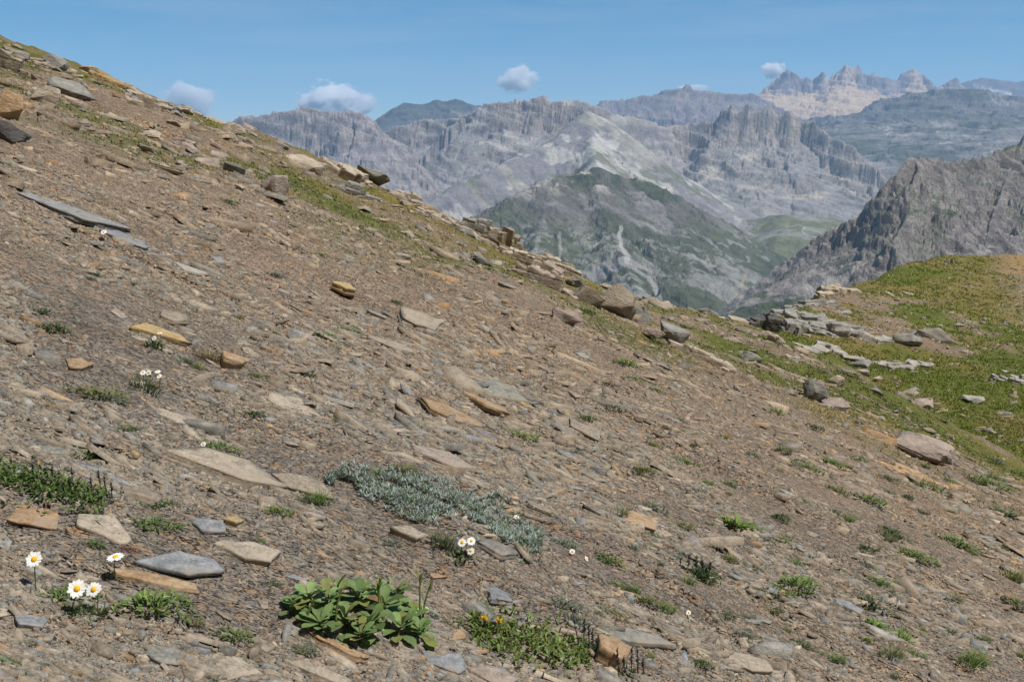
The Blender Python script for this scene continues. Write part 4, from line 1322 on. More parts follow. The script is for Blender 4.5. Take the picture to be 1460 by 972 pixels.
def mountain(label, ridges, tr, Yr, res, gully, jag, pal, seed, rough=12.0, crag=0.0, terr=(0, 60), rnd=4.0, butt=0.5, lowfade=None, cname='mountain'):
    """ridges: list of (points [(px,py,distance)], profile front, profile back or None)"""
    t = np.linspace(tr[0], tr[1], res[0]); Yv = np.linspace(Yr[0], Yr[1], res[1])
    T, Y = np.meshgrid(t, Yv); X = T * Y
    gA, gl, gd = gully
    near = np.full(X.shape, 1e18)
    for rd in ridges:
        pts = np.array([P3(*p) for p in rd[0]])
        for a, b in zip(pts[:-1], pts[1:]):
            ab = b[:2] - a[:2]; u = np.clip(((X - a[0]) * ab[0] + (Y - a[1]) * ab[1]) / (ab.dot(ab) + 1e-9), 0, 1)
            near = np.minimum(near, np.hypot(X - a[0] - ab[0] * u, Y - a[1] - ab[1] * u))
    wa = gl * 0.6 * (0.08 + 0.92 * smooth(0, gl * 1.2, near))
    wx = X + wa * fbm(X / gl / 2.2, Y / gl / 2.2, 4, seed + 1)
    wy = Y + wa * fbm(X / gl / 2.2 + 9, Y / gl / 2.2, 4, seed + 2)
    H = np.full(X.shape, -1e9); Dm = np.zeros(X.shape); Sm = np.zeros(X.shape); Bk = np.zeros(X.shape); gr = np.zeros(X.shape)
    for ri, rd in enumerate(ridges):
        pts = np.array([P3(*p) for p in rd[0]]); front = rd[1]; back = rd[2] if len(rd) > 2 else rd[1]
        sacc = ri * 7000.0
        score = np.full(X.shape, -1e18); bestd = np.full(X.shape, 1e18); bz = np.zeros(X.shape); bs = np.zeros(X.shape); sd = np.zeros(X.shape)
        for a, b in zip(pts[:-1], pts[1:]):
            ab = b[:2] - a[:2]; L2 = ab.dot(ab) + 1e-9; L = math.sqrt(L2)
            u = np.clip(((wx - a[0]) * ab[0] + (wy - a[1]) * ab[1]) / L2, 0, 1)
            qx = a[0] + ab[0] * u; qy = a[1] + ab[1] * u
            d = np.hypot(wx - qx, wy - qy)
            sc = a[2] + (b[2] - a[2]) * u - profile(d, front)
            m = sc > score; score = np.where(m, sc, score)
            bestd = np.where(m, d, bestd); bz = np.where(m, a[2] + (b[2] - a[2]) * u, bz); bs = np.where(m, sacc + L * u, bs)
            sd = np.where(m, wy - qy, sd)
            sacc += L
        zr = bz + jag[0] * (ridged(bs / jag[1], bs * 0 + ri, 5, seed + 5, 0.62) - 0.62) * np.exp(-bestd / (1.6 * jag[0] + 12))
        bd = np.sqrt(bestd ** 2 + rnd * rnd) - rnd
        bd = bd * (1 + butt * 1.6 * np.exp(-bestd / 350.0) * (vnoise(bs / (gl * 3.1), bd / (gl * 6), seed + 6) - 0.5))
        h = zr - np.where(sd > 0, profile(bd, back), profile(bd, front))
        bk = smooth(0, 30, sd) if len(rd) > 2 else 0 * sd
        fade = 1 - 0.85 * bk
        if lowfade: fade = fade * (1 - 0.8 * smooth(lowfade[0], lowfade[1], project(X, Y, h)[1]))
        ws = bs + gl * 1.3 * fbm(X / (gl * 1.6), Y / (gl * 1.6) + h / (gl * 2), 4, seed + 9)
        g_ = 0.80 * ridged(ws / gl, bestd / (gl * 2.2), 4, seed + 7, 0.55) + 0.20 * ridged(ws / gl * 3.3 + 7, bestd / gl, 3, seed + 8, 0.6)
        amp = np.clip(bestd / gd, 0, 1) * np.exp(-bestd / (gd * 9)) * fade * (0.45 + 1.1 * vnoise(bs / (gl * 5), bestd / (gl * 7), seed + 12))
        h = h - gA * amp * (1 - g_) * 1.5
        m = h > H
        k = 1.5 * rnd + 1e-6
        hm = np.clip(0.5 + 0.5 * (h - H) / k, 0, 1)
        H = np.where(H < -1e8, h, H + (h - H) * hm + k * hm * (1 - hm))
        Bk = np.where(m, fade, Bk); Dm = np.where(m, bestd, Dm); Sm = np.where(m, bs, Sm); gr = np.where(m, g_, gr)
    fade = Bk
    lf = 1 - 0.75 * smooth(lowfade[0], lowfade[1], project(X, Y, H)[1]) if lowfade else 1.0
    rr = ridged(wx / 170, wy / 170 + H / 200, 6, seed + 3, 0.62) - 0.6
    H = H + lf * rough * rr * np.clip(near / 40 + 0.3, 0, 1)
    if crag:
        steep = np.exp(-near / (gd * 4.0))
        cr = ridged(wx / (gl * 1.7) + H / 90, wy / (gl * 1.7) - H / 130, 6, seed + 14, 0.66) - 0.58
        H = H + lf * crag * cr * (0.25 + 1.15 * steep) * np.clip(near / 25 + 0.35, 0, 1)
    if terr[0]:
        h = H / terr[1] + 0.9 * fbm(X / 500, Y / 500, 4, seed + 15)
        fr = h - np.floor(h)
        H = H + terr[0] * terr[1] * (smooth(0.35, 0.85, fr) - fr) * np.exp(-near / (gd * 6))
    Z = H
    V = np.stack([X, Y, Z], -1)
    du = np.gradient(V, axis=1); dv = np.gradient(V, axis=0)
    n = np.cross(du, dv); n /= np.linalg.norm(n, axis=-1, keepdims=True); nz = np.abs(n[..., 2])
    px, py = project(X, Y, Z)
    c = pal(X, Y, Z, nz, Dm, Sm, gr, px, py, seed)
    me = make_mesh(cname, V.reshape(-1, 3), [grid_faces(res[1], res[0])], np.clip(c, 0.01, 0.9).reshape(-1, 3), True)
    o = add_obj(cname, me, M_MTN)
    tag(o, label, 'mountain', kind='structure')
    return o


def mixv(a, b, f):
    return a + (np.asarray(b) - a) * np.clip(f, 0, 1)[..., None]


def rocky(rock, scree, grass, g_amt=0.0, g_bias=0.0, s_lo=0.62, s_hi=0.80, pale=None):
    def f(X, Y, Z, nz, D, S, gr, px, py, seed):
        n1 = fbm(X / 420, Y / 420 + Z / 300, 5, seed + 21); n2 = fbm(X / 60, Y / 60 + Z / 25, 4, seed + 22)
        st = fbm(S / 50 + 1.2 * n1, D / 420, 4, seed + 27); bd = fbm(Z / 26 + 1.5 * n1, X / 900, 4, seed + 28)
        c = np.tile(np.array(rock), X.shape + (1,)) * (1 + 0.45 * n2 + 0.35 * n1 + 0.35 * bd)[..., None]
        c = mixv(c, np.array((0.33, 0.275, 0.225)), 0.6 * smooth(0.05, 0.35, fbm(X / 260 + 3, Y / 260 + Z / 150, 4, seed + 30)))
        sc = np.array(scree) * (1 + 0.30 * st + 0.15 * n1)[..., None]
        c = mixv(c, sc, smooth(s_lo, s_hi, nz + 0.10 * n2))
        if pale is not None: c = mixv(c, pale, smooth(0.25, 0.45, fbm(X / 300 + 5, Y / 300 + Z / 90, 4, seed + 29)) * 0.8)
        if g_amt > 0:
            gc = np.array(grass) * (1 + 0.35 * n2)[..., None]
            c = mixv(c, gc, g_amt * smooth(-0.12, 0.18, n1 + 0.5 * n2 + 0.35 * st + g_bias) * smooth(0.55, 0.78, nz + 0.1 * n2))
        return c
    return f


def streak(c, px, py, pts, w, col, amt, seed, wob=6):
    """a pale stream bed or scree chute that runs down a mountain face"""
    pts = np.array(pts, float)
    xx = np.interp(py, pts[:, 1], pts[:, 0]) + wob * fbm(py / 18, py * 0 + seed, 3, seed)
    ww = w * (0.7 + 0.6 * vnoise(py / 14, py * 0, seed + 1))
    inside = (py > pts[0, 1]) & (py < pts[-1, 1])
    return mixv(c, col, inside * (1 - smooth(ww * 0.5, ww, np.abs(px - xx))) * amt)


ROCK = (0.250, 0.222, 0.215); SCREE = (0.285, 0.265, 0.250); WARM = (0.33, 0.30, 0.25); MEAD = (0.062, 0.078, 0.034)


def pal_green(X, Y, Z, nz, D, S, gr, px, py, seed):
    n1 = fbm(X / 260, Y / 260, 5, seed + 21); n2 = fbm(X / 50, Y / 50 + Z / 40, 4, seed + 22); st = fbm(S / 45, D / 420, 4, seed + 27)
    c = np.array((0.084, 0.092, 0.055)) * (1 + 0.4 * n2 + 0.3 * n1)[..., None]
    c = mixv(c, np.array((0.150, 0.138, 0.125)), 0.62 * smooth(0.05, 0.40, st + 0.4 * n1 + 0.2 * smooth(810, 780, px)))
    c = mixv(c, np.array((0.25, 0.24, 0.225)), smooth(0.16, 0.40, n1 * 0.4 + 0.6 * st + 0.42 * smooth(345, 400, py) * (1 - smooth(930, 990, px)) * smooth(820, 860, px)))
    rill = fbm(S / 14 + 1.5 * n2, D / 240, 4, seed + 41)
    c = mixv(c, np.array((0.27, 0.26, 0.245)), 0.75 * smooth(0.10, 0.32, rill + 0.35 * n1 - 0.05) * smooth(285, 345, py))
    c = mixv(c, np.array((0.145, 0.125, 0.12)), 0.6 * smooth(0.0, 0.3, n1 + 0.3 * n2) * (1 - smooth(300, 340, py)))
    # bare pale crest
    c = mixv(c, np.array((0.36, 0.33, 0.28)), smooth(46, 14, D) * smooth(-0.15, 0.2, n2 + 0.5 * n1 + 0.05) * (np.abs(px - 850) < 140) * smooth(285, 262, py))
    c = streak(c, px, py, [(880, 322), (886, 350), (900, 375), (925, 400), (945, 430)], 5, (0.40, 0.39, 0.37), 0.8, 3, 10)
    c = streak(c, px, py, [(800, 330), (796, 400)], 4, (0.34, 0.33, 0.31), 0.5, 5)
    c = streak(c, px, py, [(770, 335), (756, 395)], 4, (0.34, 0.33, 0.31), 0.35, 6)
    c = streak(c, px, py, [(1064, 392), (1042, 440)], 3, (0.30, 0.26, 0.20), 0.7, 7, 2)
    return c


def pal_pyramid(X, Y, Z, nz, D, S, gr, px, py, seed):
    n1 = fbm(X / 300, Y / 300, 5, seed + 21); n2 = fbm(X / 60, Y / 60 + Z / 40, 4, seed + 22); st = fbm(S / 60, D / 700, 4, seed + 27)
    c = np.array((0.33, 0.305, 0.26)) * (1 + 0.22 * st + 0.15 * n2)[..., None]
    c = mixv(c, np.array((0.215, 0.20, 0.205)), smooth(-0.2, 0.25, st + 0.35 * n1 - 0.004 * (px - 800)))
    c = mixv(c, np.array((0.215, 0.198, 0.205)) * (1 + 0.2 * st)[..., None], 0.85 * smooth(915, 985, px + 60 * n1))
    c = mixv(c, np.array((0.145, 0.145, 0.09)), 0.8 * smooth(-0.05, 0.25, n1 + 0.4 * n2 + 0.25 * smooth(225, 280, py) - 0.32))
    c = mixv(c, np.array((0.46, 0.44, 0.40)), smooth(0.25, 0.4, fbm(X / 130, Y / 130, 4, seed + 33)) * 0.7)
    return c


def pal_crest(X, Y, Z, nz, D, S, gr, px, py, seed):
    n2 = fbm(X / 120, Y / 120 + Z / 60, 4, seed + 22); st = fbm(S / 180, D / 1500, 4, seed + 27)
    c = np.array((0.225, 0.19, 0.19)) * (1 + 0.5 * n2)[..., None]
    c = mixv(c, np.array((0.42, 0.33, 0.25)), smooth(0.1, 0.35, st + 0.3 * n2 + 0.05))
    c = mixv(c, np.array((0.48, 0.355, 0.235)) * (1 + 0.12 * st)[..., None], smooth(190, 320, D + 130 * n2 + 120 * st))
    return c


def pal_plateau(X, Y, Z, nz, D, S, gr, px, py, seed):
    n1 = fbm(X / 700, Y / 500, 5, seed + 21); n2 = fbm(X / 160, Y / 110 + Z / 60, 5, seed + 22)
    band = fbm(X / 600 + Z / 300, Z / 60 + 1.6 * n1, 4, seed + 25)
    c = np.array((0.105, 0.108, 0.078)) * (1 + 0.5 * n2 + 0.3 * n1)[..., None]
    c = mixv(c, np.array((0.20, 0.18, 0.165)), 0.85 * smooth(-0.15, 0.2, 0.5 * band + 0.5 * n2 + 0.4 * n1))
    c = mixv(c, np.array((0.36, 0.335, 0.30)), smooth(0.22, 0.42, 0.6 * band + 0.5 * n2) * 0.7)
    return mixv(c, np.array((0.115, 0.105, 0.105)), smooth(-0.1, 0.3, n1 + 0.3 * n2) * smooth(185, 160, py) * 0.8)


CLIFF = [(2.4, 70), (1.0, 150), (0.66, 520), (0.42, 1400), (0.3, 9000)]
STEEP = [(1.7, 130), (0.95, 330), (0.62, 800), (0.4, 9000)]
SOFT = [(0.62, 500), (0.5, 9000)]
BACK = [(0.9, 9000)]

mountain('jagged grey mountain rising behind the stony ridge', [
    ([(250, 225, 6600), (300, 196, 6550), (322, 178, 6500), (345, 166, 6450), (382, 160, 6400), (405, 163, 6380), (432, 152, 6350), (462, 158, 6300), (500, 153, 6250), (520, 166, 6200),
      (540, 190, 6100), (565, 225, 6000), (590, 262, 5900), (612, 300, 5800)], [(1.25, 260), (0.85, 600), (0.6, 9000)], BACK)],
    (-0.36, -0.04), (4300, 7300), (420, 330), (120, 170, 110), (46, 210), rocky((0.255, 0.225, 0.222), (0.285, 0.26, 0.25), MEAD, 0.25, -0.25), 101, 26, 85, (0.15, 70), 2, 0.6)
mountain('dark blue green hill beyond the jagged grey mountain', [
    ([(500, 205, 11000), (527, 182, 11000), (548, 163, 11000), (575, 147, 11000), (612, 144, 11000), (650, 142, 11000), (685, 151, 11000), (730, 168, 11000), (790, 185, 11000)], [(0.62, 9000)], BACK)],
    (-0.19, 0.08), (9000, 12200), (240, 160), (120, 300, 200), (60, 170), rocky((0.075, 0.08, 0.075), (0.10, 0.10, 0.09), (0.06, 0.068, 0.045), 0.6, 0.0), 131, 45, 40, (0, 60), 20)
mountain('flat topped cliff massif with ragged rim and scree aprons', [
    ([(500, 215, 7300), (545, 188, 7200), (575, 176, 7150), (605, 170, 7100), (640, 170, 7000), (668, 163, 6850), (684, 149, 6750), (715, 143, 6700), (748, 145, 6650), (770, 138, 6600), (795, 145, 6550),
      (832, 144, 6500), (850, 151, 6500), (876, 163, 6600), (915, 171, 6700), (960, 178, 6900), (1000, 180, 7100)], CLIFF, BACK)],
    (-0.18, 0.22), (4900, 7900), (560, 340), (80, 150, 90), (36, 110), rocky((0.27, 0.24, 0.225), (0.275, 0.258, 0.258), MEAD, 0.35, -0.22, pale=(0.40, 0.37, 0.33)), 151, 22, 75, (0.3, 48), 2, 0.7)
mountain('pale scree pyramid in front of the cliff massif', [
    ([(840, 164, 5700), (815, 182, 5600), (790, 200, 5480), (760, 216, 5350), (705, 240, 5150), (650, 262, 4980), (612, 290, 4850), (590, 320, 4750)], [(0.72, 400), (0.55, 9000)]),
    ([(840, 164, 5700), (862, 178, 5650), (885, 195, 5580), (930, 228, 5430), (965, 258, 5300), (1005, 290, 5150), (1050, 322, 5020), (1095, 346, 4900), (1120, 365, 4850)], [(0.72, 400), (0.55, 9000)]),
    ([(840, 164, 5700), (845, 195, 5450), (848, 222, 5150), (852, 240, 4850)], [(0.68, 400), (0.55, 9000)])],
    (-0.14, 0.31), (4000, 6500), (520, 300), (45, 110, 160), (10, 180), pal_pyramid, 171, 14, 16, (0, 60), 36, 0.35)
mountain('rocky purple ridge far behind the cliff massif', [
    ([(830, 165, 12500), (860, 146, 12400), (900, 143, 12300), (932, 131, 12200), (958, 124, 12100), (978, 121, 12100), (1002, 130, 12100), (1040, 134, 12100), (1070, 136, 12200), (1092, 146, 12300), (1120, 158, 12350), (1180, 178, 12400)],
     [(0.75, 500), (0.5, 9000)], BACK)],
    (0.06, 0.34), (9500, 13600), (320, 200), (170, 320, 220), (50, 420), rocky((0.20, 0.165, 0.165), (0.25, 0.20, 0.18), (0.08, 0.085, 0.05), 0.4, -0.1), 191, 60, 110, (0.1, 120), 4, 0.6)
mountain('jagged warm grey crest with pale scree bowls on the horizon', [
    ([(1070, 165, 15000), (1092, 142, 14700), (1104, 124, 14500), (1113, 107, 14400), (1124, 98, 14350), (1133, 105, 14300), (1143, 113, 14300), (1151, 111, 14300), (1158, 115, 14300), (1172, 103, 14250), (1181, 112, 14250), (1190, 105, 14250),
      (1198, 101, 14250), (1206, 92, 14200), (1215, 97, 14200), (1224, 95, 14200), (1236, 107, 14200), (1246, 103, 14200), (1256, 112, 14200), (1264, 112, 14250), (1274, 118, 14300), (1288, 104, 14400), (1302, 98, 14400), (1314, 106, 14400),
      (1326, 114, 14300), (1337, 126, 14200), (1347, 122, 14200), (1355, 114, 14200), (1366, 114, 14200), (1376, 126, 14300), (1400, 136, 14300), (1430, 150, 14400)],
     [(1.15, 210), (0.56, 900), (0.42, 9000)], BACK)],
    (0.23, 0.52), (11600, 15600), (460, 330), (230, 280, 120), (28, 160), pal_crest, 211, 45, 105, (0, 130), 2, 0.3)
mountain('distant ridge with a pale streak at the picture edge', [
    ([(1340, 135, 17500), (1372, 118, 17300), (1400, 111, 17200), (1425, 114, 17200), (1450, 117, 17200), (1500, 110, 17200), (1560, 112, 17200)], [(0.5, 9000)], BACK)],
    (0.40, 0.62), (14600, 18200), (200, 120), (150, 500, 300), (50, 700), 
    lambda X, Y, Z, nz, D, S, gr, px, py, seed: mixv(np.tile(np.array((0.15, 0.13, 0.13)), X.shape + (1,)) * (1 + .4 * fbm(X / 300, Y / 300, 4, 5))[..., None], (0.55, 0.52, 0.47), 0.8 * ((px > 1388) & (px < 1442)) * smooth(3, 1, np.abs(py - (122 + (px - 1388) * .24) - 2 * fbm(px / 8, py / 8, 3, 3)))), 231, 40)
mountain('dark plateau slopes with pale rock bands below the crest', [
    ([(1080, 190, 10800), (1120, 176, 10700), (1160, 168, 10600), (1205, 164, 10500), (1235, 152, 10400), (1262, 140, 10300), (1300, 131, 10200), (1345, 127, 10100), (1385, 124, 10100), (1430, 136, 10100), (1470, 142, 10100), (1600, 150, 10100)],
     [(0.42, 300), (0.235, 9000)], BACK)],
    (0.23, 0.62), (6200, 11200), (470, 420), (110, 300, 300), (30, 420), pal_plateau, 251, 75, 70, (0.35, 70), 20, 0.5)
mountain('grey cliff wall with rock towers above the valley scree', [
    ([(860, 182, 7000), (905, 188, 6950), (950, 178, 6900), (990, 174, 6900), (1018, 170, 6850), (1030, 160, 6800), (1044, 150, 6780), (1054, 158, 6770), (1068, 152, 6760), (1080, 164, 6750), (1096, 155, 6740), (1110, 166, 6720), (1128, 158, 6700), (1142, 170, 6700), (1156, 176, 6660),
      (1180, 190, 6560), (1215, 212, 6450), (1248, 238, 6350), (1275, 275, 6250)], [(1.7, 60), (1.05, 180), (0.74, 480), (0.52, 1400), (0.3, 9000)], BACK)],
    (0.08, 0.42), (4700, 7500), (500, 360), (120, 160, 90), (60, 150), rocky((0.265, 0.235, 0.215), (0.27, 0.255, 0.25), MEAD, 0.45, -0.16, 0.60, 0.76, (0.42, 0.37, 0.30)), 271, 28, 95, (0.15, 60), 2, 0.8)
mountain('dark green mountain with pale stream gullies across the valley', [
    ([(850, 247, 4200), (822, 249, 4120), (790, 256, 4020), (758, 266, 3900), (732, 284, 3800), (714, 306, 3690), (702, 335, 3560), (692, 375, 3400), (682, 420, 3250)], [(0.66, 420), (0.52, 9000)]),
    ([(850, 247, 4200), (882, 251, 4220), (915, 257, 4250), (955, 278, 4300), (990, 300, 4350), (1020, 322, 4390), (1058, 348, 4430), (1095, 376, 4460), (1118, 404, 4460), (1130, 450, 4450)], [(0.66, 420), (0.52, 9000)]),
    ([(856, 272, 4010), (864, 305, 3720), (880, 350, 3420), (900, 395, 3180), (930, 450, 2950)], [(0.60, 300), (0.52, 9000)]),
    ([(800, 262, 3980), (775, 310, 3650), (765, 370, 3350)], [(0.6, 300), (0.52, 9000)]),
    ([(940, 278, 4200), (975, 335, 3850), (1000, 400, 3500)], [(0.6, 300), (0.52, 9000)])],
    (-0.04, 0.31), (2500, 5000), (500, 420), (62, 62, 100), (8, 150), pal_green, 291, 20, 36, (0, 60), 60, 0.4)


def pal_crag(X, Y, Z, nz, D, S, gr, px, py, seed):
    n1 = fbm(X / 130, Y / 130 + Z / 90, 5, seed + 21); n2 = fbm(X / 22, Y / 22 + Z / 12, 4, seed + 22); st = fbm(S / 18, D / 300, 4, seed + 27)
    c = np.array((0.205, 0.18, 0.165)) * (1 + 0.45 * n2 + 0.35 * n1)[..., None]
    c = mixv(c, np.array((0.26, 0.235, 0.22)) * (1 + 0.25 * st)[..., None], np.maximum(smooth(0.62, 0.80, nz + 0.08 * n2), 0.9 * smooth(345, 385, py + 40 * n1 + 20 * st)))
    gmask = smooth(-0.05, 0.2, n1 + 0.4 * n2 - 0.02 + 0.6 * np.exp(-((px - 1338 + (py - 330) * .25) / 26.0) ** 2) * smooth(280, 310, py) + 0.35 * smooth(265, 225, py) * smooth(1330, 1370, px))
    return mixv(c, np.array((0.055, 0.078, 0.036)) * (1 + 0.3 * n2)[..., None], gmask * smooth(0.45, 0.65, nz) * 0.85)


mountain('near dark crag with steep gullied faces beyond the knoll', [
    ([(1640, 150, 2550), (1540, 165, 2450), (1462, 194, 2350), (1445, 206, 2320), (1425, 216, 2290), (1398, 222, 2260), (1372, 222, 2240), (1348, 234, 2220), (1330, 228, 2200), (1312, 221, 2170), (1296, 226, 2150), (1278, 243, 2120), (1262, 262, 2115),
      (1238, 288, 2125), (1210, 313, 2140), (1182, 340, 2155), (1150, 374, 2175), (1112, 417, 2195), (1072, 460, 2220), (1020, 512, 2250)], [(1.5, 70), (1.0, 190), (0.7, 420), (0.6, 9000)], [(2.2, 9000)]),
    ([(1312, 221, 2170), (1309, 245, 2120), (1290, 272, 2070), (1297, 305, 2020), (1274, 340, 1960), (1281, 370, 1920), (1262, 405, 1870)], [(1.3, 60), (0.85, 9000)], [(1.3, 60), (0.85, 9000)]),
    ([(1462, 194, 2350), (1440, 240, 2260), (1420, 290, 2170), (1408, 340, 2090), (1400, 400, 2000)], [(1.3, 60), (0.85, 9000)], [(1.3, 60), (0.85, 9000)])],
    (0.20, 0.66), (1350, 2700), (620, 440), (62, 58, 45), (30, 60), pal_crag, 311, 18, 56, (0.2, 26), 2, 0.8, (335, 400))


def build_valley():
    t = np.linspace(-0.9, 0.9, 300); Yv = np.concatenate([[-1200, -600], np.linspace(0, 9000, 300), np.linspace(9500, 19000, 30)])
    Xr = np.linspace(-13000, 13000, 420)
    X, Y = np.meshgrid(Xr, Yv)
    Z = -900 + 0.08 * (np.clip(Y, 2500, 6000) - 2500) + 22 * fbm(X / 500, Y / 500, 5, 401) + 7 * fbm(X / 90, Y / 90, 4, 402)
    n1 = fbm(X / 300, Y / 300, 5, 403)
    c = np.array((0.060, 0.080, 0.034)) * (1 + 0.3 * n1)[..., None]
    c = mixv(c, np.array((0.26, 0.245, 0.22)), smooth(0.12, 0.35, n1 + 0.3 * fbm(X / 70, Y / 70, 4, 404)))
    me = make_mesh('valley_floor', np.stack([X, Y, Z], -1).reshape(-1, 3), [grid_faces(len(Yv), len(Xr))], c.reshape(-1, 3), True)
    tag(add_obj('valley_floor', me, M_MTN), 'green valley floor far below the mountains', 'valley', kind='structure')


build_valley()


def build_meadow():
    """grassy shelf in the valley with a winding pale road"""
    rng = np.random.default_rng(50)
    t = np.linspace(0.225, 0.40, 170); Yv = np.linspace(4250, 5350, 150)
    T, Y = np.meshgrid(t, Yv); X = T * Y
    t0, r0 = ray(1145, 335); cz = float(r0) * 4700
    def hz(X, Y): return cz + 0.16 * (Y - 4700) + 14 * fbm(X / 220, Y / 220, 5, 411) - 0.00022 * (X - float(t0) * 4700) ** 2
    eg = np.minimum(np.minimum((T - 0.235) / .165, (0.40 - T) / .165), np.minimum((Y - 4300) / 1050, (5350 - Y) / 1050)) + 0.05 * fbm(X / 120, Y / 120, 4, 415)
    Z = hz(X, Y) - 70 * (1 - smooth(0.0, 0.25, eg)) + 10 * fbm(X / 60, Y / 60, 4, 418) ; n1 = fbm(X / 150, Y / 150, 5, 413)
    c = np.array((0.165, 0.172, 0.095)) * (1 + 0.5 * n1)[..., None]
    c = mixv(c, np.array((0.24, 0.23, 0.20)), smooth(0.02, 0.3, n1 + 0.4 * fbm(X / 45, Y / 45, 4, 417)))
    me = make_mesh('meadow', np.stack([X, Y, Z], -1).reshape(-1, 3), [grid_faces(150, 170)], c.reshape(-1, 3), True)
    tag(add_obj('meadow', me, M_MTN), 'green meadow shelf in the valley between cliff wall and crag', 'meadow', kind='structure')
    m, nt, b = new_mat('pale_road'); b.inputs['Base Color'].default_value = (0.33, 0.31, 0.28, 1)
    pts = [(1112, 330), (1122, 324), (1138, 322), (1148, 325), (1142, 332), (1150, 338), (1164, 341), (1180, 338), (1196, 332)]
    Q = []
    for px, py in pts:
        t, r = ray(px, py); ys = np.linspace(3900, 5600, 600); g = float(r) * ys - hz(float(t) * ys, ys); k = int(np.argmin(np.abs(g))); Q.append([float(t) * ys[k], ys[k]])
    Q = np.array(Q); u = np.linspace(0, len(Q) - 1, 160); A = np.stack([np.interp(u, np.arange(len(Q)), Q[:, i]) for i in (0, 1)], 1)
    for _ in range(6): A[1:-1] = (A[:-2] + 2 * A[1:-1] + A[2:]) / 4
    d = np.gradient(A, axis=0); d /= np.linalg.norm(d, axis=1, keepdims=True); nn = np.stack([-d[:, 1], d[:, 0]], 1)
    w = 3.6 * (0.75 + 0.5 * vnoise(u * 1.3, u * 0, 5))[:, None]
    L = A + nn * w; R = A - nn * w
    zl = hz(L[:, 0], L[:, 1]) + 3 + 10 * fbm(L[:, 0] / 60, L[:, 1] / 60, 4, 418); zr = hz(R[:, 0], R[:, 1]) + 3 + 10 * fbm(R[:, 0] / 60, R[:, 1] / 60, 4, 418)
    V = np.stack([np.column_stack([L, zl]), np.column_stack([R, zr])], 1).reshape(-1, 3)
    k = np.arange(159) * 2
    tag(add_obj('road', make_mesh('road', V, [np.stack([k, k + 1, k + 3, k + 2], 1)]), m), 'pale winding road across the valley meadow', 'road', kind='structure')


build_meadow()


# ------------------------------------------------------------------ clouds, air, light
def build_cloud(px, py, wpx, hpx, D, label, dens, seed):
    c = P3(px, py, D); s = D / FPX
    bm = bmesh.new(); bmesh.ops.create_icosphere(bm, subdivisions=3, radius=1.0)
    for v in bm.verts:
        v.co = (v.co.x * wpx * s / 2, v.co.y * wpx * s / 2, v.co.z * hpx * s / 2)
    me = bpy.data.meshes.new('cloud'); bm.to_mesh(me); bm.free()
    m = bpy.data.materials.new('cloud_vapour'); m.use_nodes = True; nt = m.node_tree
    nt.nodes.remove(nt.nodes['Principled BSDF'])
    pv = N(nt, 'ShaderNodeVolumePrincipled'); pv.inputs['Color'].default_value = (1, 1, 1, 1); pv.inputs['Anisotropy'].default_value = 0.2
    tc = N(nt, 'ShaderNodeTexCoord'); no = N(nt, 'ShaderNodeTexNoise', Scale=3.4, Detail=7.0, Roughness=0.68)
    mp = N(nt, 'ShaderNodeMapping'); mp.inputs['Location'].default_value = (seed * 3.7, seed * 1.3, 0)
    nt.links.new(tc.outputs['Generated'], mp.inputs[0]); nt.links.new(mp.outputs[0], no.inputs['Vector'])
    ln = N(nt, 'ShaderNodeVectorMath', operation='LENGTH'); sb = N(nt, 'ShaderNodeVectorMath', operation='MULTIPLY_ADD')
    nt.links.new(tc.outputs['Generated'], sb.inputs[0]); sb.inputs[1].default_value = (2, 2, 2); sb.inputs[2].default_value = (-1, -1, -1)
    nt.links.new(sb.outputs[0], ln.inputs[0])
    fall = N(nt, 'ShaderNodeMath', operation='MULTIPLY_ADD'); nt.links.new(ln.outputs['Value'], fall.inputs[0]); fall.inputs[1].default_value = -0.95; fall.inputs[2].default_value = -0.22
    ad = N(nt, 'ShaderNodeMath', operation='ADD'); gm = N(nt, 'ShaderNodeMath', operation='MULTIPLY'); gm.inputs[1].default_value = 1.9; nt.links.new(no.outputs[0], gm.inputs[0]); nt.links.new(gm.outputs[0], ad.inputs[0]); nt.links.new(fall.outputs[0], ad.inputs[1])
    mr = N(nt, 'ShaderNodeMapRange'); nt.links.new(ad.outputs[0], mr.inputs['Value'])
    mr.inputs['From Min'].default_value = 0.06; mr.inputs['From Max'].default_value = 0.34; mr.inputs['To Min'].default_value = 0; mr.inputs['To Max'].default_value = dens * 5.0
    nt.links.new(mr.outputs[0], pv.inputs['Density']); nt.links.new(pv.outputs[0], nt.nodes['Material Output'].inputs['Volume'])
    o = add_obj('cloud', me, m); o.location = c
    tag(o, label, 'cloud', 'small clouds over the horizon')


build_cloud(472, 146, 112, 70, 30000, 'widest pale cumulus resting on the jagged grey mountain', 0.007, 1)
build_cloud(520, 148, 44, 44, 31000, 'faint narrow cloud wisp beside the widest cumulus', 0.003, 2)
build_cloud(738, 114, 74, 50, 30000, 'small puffy cloud floating above the flat topped cliff massif', 0.0028, 9)
build_cloud(272, 144, 100, 64, 31000, 'faint pale cloud low over the stony ridge', 0.0022, 4)
build_cloud(1103, 101, 42, 30, 30000, 'tiny white cloud beside the jagged warm grey crest', 0.004, 5)
build_cloud(988, 126, 60, 14, 30000, 'thin cloud sliver behind the rocky purple ridge', 0.003, 6)

HAZE_D = 4.4e-5


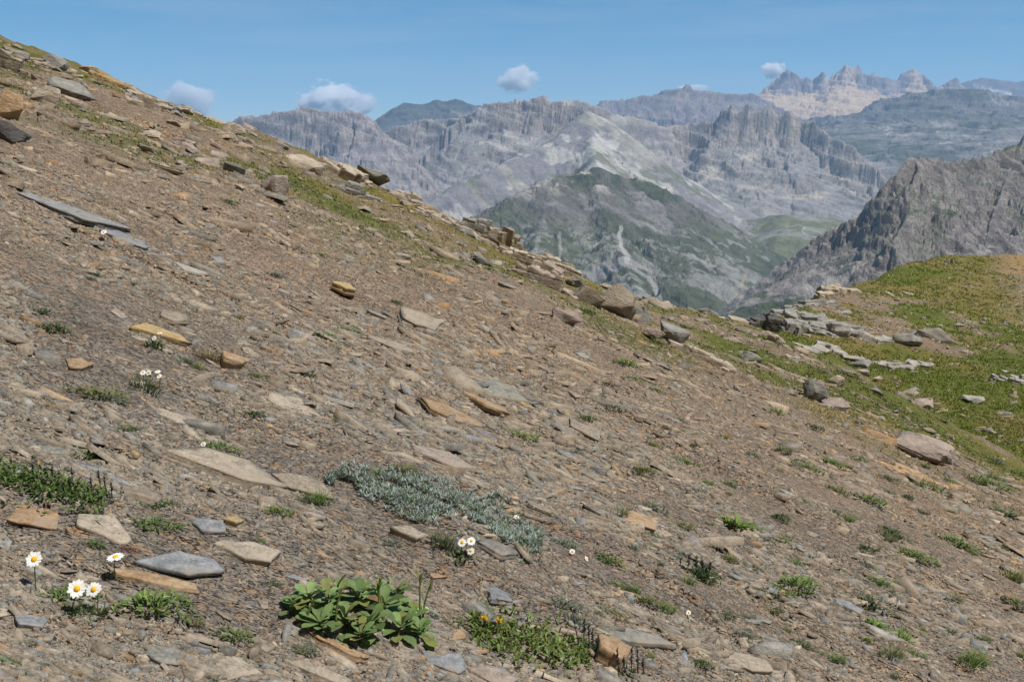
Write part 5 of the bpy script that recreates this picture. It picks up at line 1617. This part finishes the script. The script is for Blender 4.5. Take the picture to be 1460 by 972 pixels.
def build_haze():
    bm = bmesh.new(); bmesh.ops.create_cube(bm, size=1.0)
    lo = (-14500, -1700, -960); hi = (14500, 21000, 1420)
    for v in bm.verts:
        v.co = [(lo[k] if v.co[k] < 0 else hi[k]) for k in range(3)]
    me = bpy.data.meshes.new('haze'); bm.to_mesh(me); bm.free()
    m = bpy.data.materials.new('air'); m.use_nodes = True; nt = m.node_tree
    nt.nodes.remove(nt.nodes['Principled BSDF'])
    pv = N(nt, 'ShaderNodeVolumePrincipled'); pv.inputs['Color'].default_value = (0.41, 0.66, 1.0, 1); pv.inputs['Density'].default_value = HAZE_D
    pv.inputs['Anisotropy'].default_value = 0.0
    nt.links.new(pv.outputs[0], nt.nodes['Material Output'].inputs['Volume'])
    tag(add_obj('haze', me, m), 'pale blue mountain air', 'haze', kind='stuff')


build_haze()

SUN_EL, SUN_AZ = math.radians(63), math.radians(112)       # azimuth from +Y towards +X
w = bpy.data.worlds.new('World'); SC.world = w; w.use_nodes = True
nt = w.node_tree; bg = nt.nodes['Background']
sky = nt.nodes.new('ShaderNodeTexSky'); sky.sky_type = 'NISHITA'; sky.sun_disc = False
sky.sun_elevation = SUN_EL; sky.sun_rotation = SUN_AZ; sky.altitude = 3500; sky.air_density = 1.0; sky.dust_density = 0.2; sky.ozone_density = 2.5
hs = nt.nodes.new('ShaderNodeHueSaturation'); hs.inputs['Saturation'].default_value = 1.32; hs.inputs['Hue'].default_value = 0.487
nt.links.new(sky.outputs[0], hs.inputs['Color'])
tcw = nt.nodes.new('ShaderNodeTexCoord'); mpw = nt.nodes.new('ShaderNodeMapping'); mpw.inputs['Scale'].default_value = (1.6, 1.6, 13.0); mpw.inputs['Rotation'].default_value = (0.05, 0.04, 0)
nzw = nt.nodes.new('ShaderNodeTexNoise'); nzw.inputs['Scale'].default_value = 2.6; nzw.inputs['Detail'].default_value = 6.0; nzw.inputs['Roughness'].default_value = 0.62
nt.links.new(tcw.outputs['Generated'], mpw.inputs[0]); nt.links.new(mpw.outputs[0], nzw.inputs['Vector'])
veil = mixc(nt, 'MIX', ramp(nt, nzw.outputs[0], [(0.42, 0.0), (0.75, 0.34)]), hs.outputs[0], (4.6, 5.6, 6.8))      # thin high cirrus veil
nt.links.new(veil, bg.inputs[0]); bg.inputs[1].default_value = 0.088
sl = bpy.data.lights.new('sun', 'SUN'); sl.energy = 4.8; sl.angle = math.radians(0.53); sl.color = (1.0, 0.955, 0.88)
so = bpy.data.objects.new('sun', sl); COL.objects.link(so)
d = Vector((math.cos(SUN_EL) * math.sin(SUN_AZ), math.cos(SUN_EL) * math.cos(SUN_AZ), math.sin(SUN_EL)))
so.rotation_euler = d.to_track_quat('Z', 'Y').to_euler()
so.location = (20, -20, 60)

SC.render.engine = 'CYCLES'
cy = SC.cycles
cy.max_bounces = 8; cy.diffuse_bounces = 2; cy.glossy_bounces = 1; cy.transmission_bounces = 2; cy.volume_bounces = 8; cy.transparent_max_bounces = 4
cy.use_denoising = True; cy.denoiser = 'OPENIMAGEDENOISE'; cy.denoising_input_passes = 'RGB_ALBEDO_NORMAL'; cy.denoising_prefilter = 'ACCURATE'
cy.use_adaptive_sampling = False
cy.sample_clamp_indirect = 4.0
SC.view_settings.view_transform = 'Standard'; SC.view_settings.look = 'None'
SC.view_settings.exposure = 0.22; SC.view_settings.gamma = 1.0

resolve_labels()
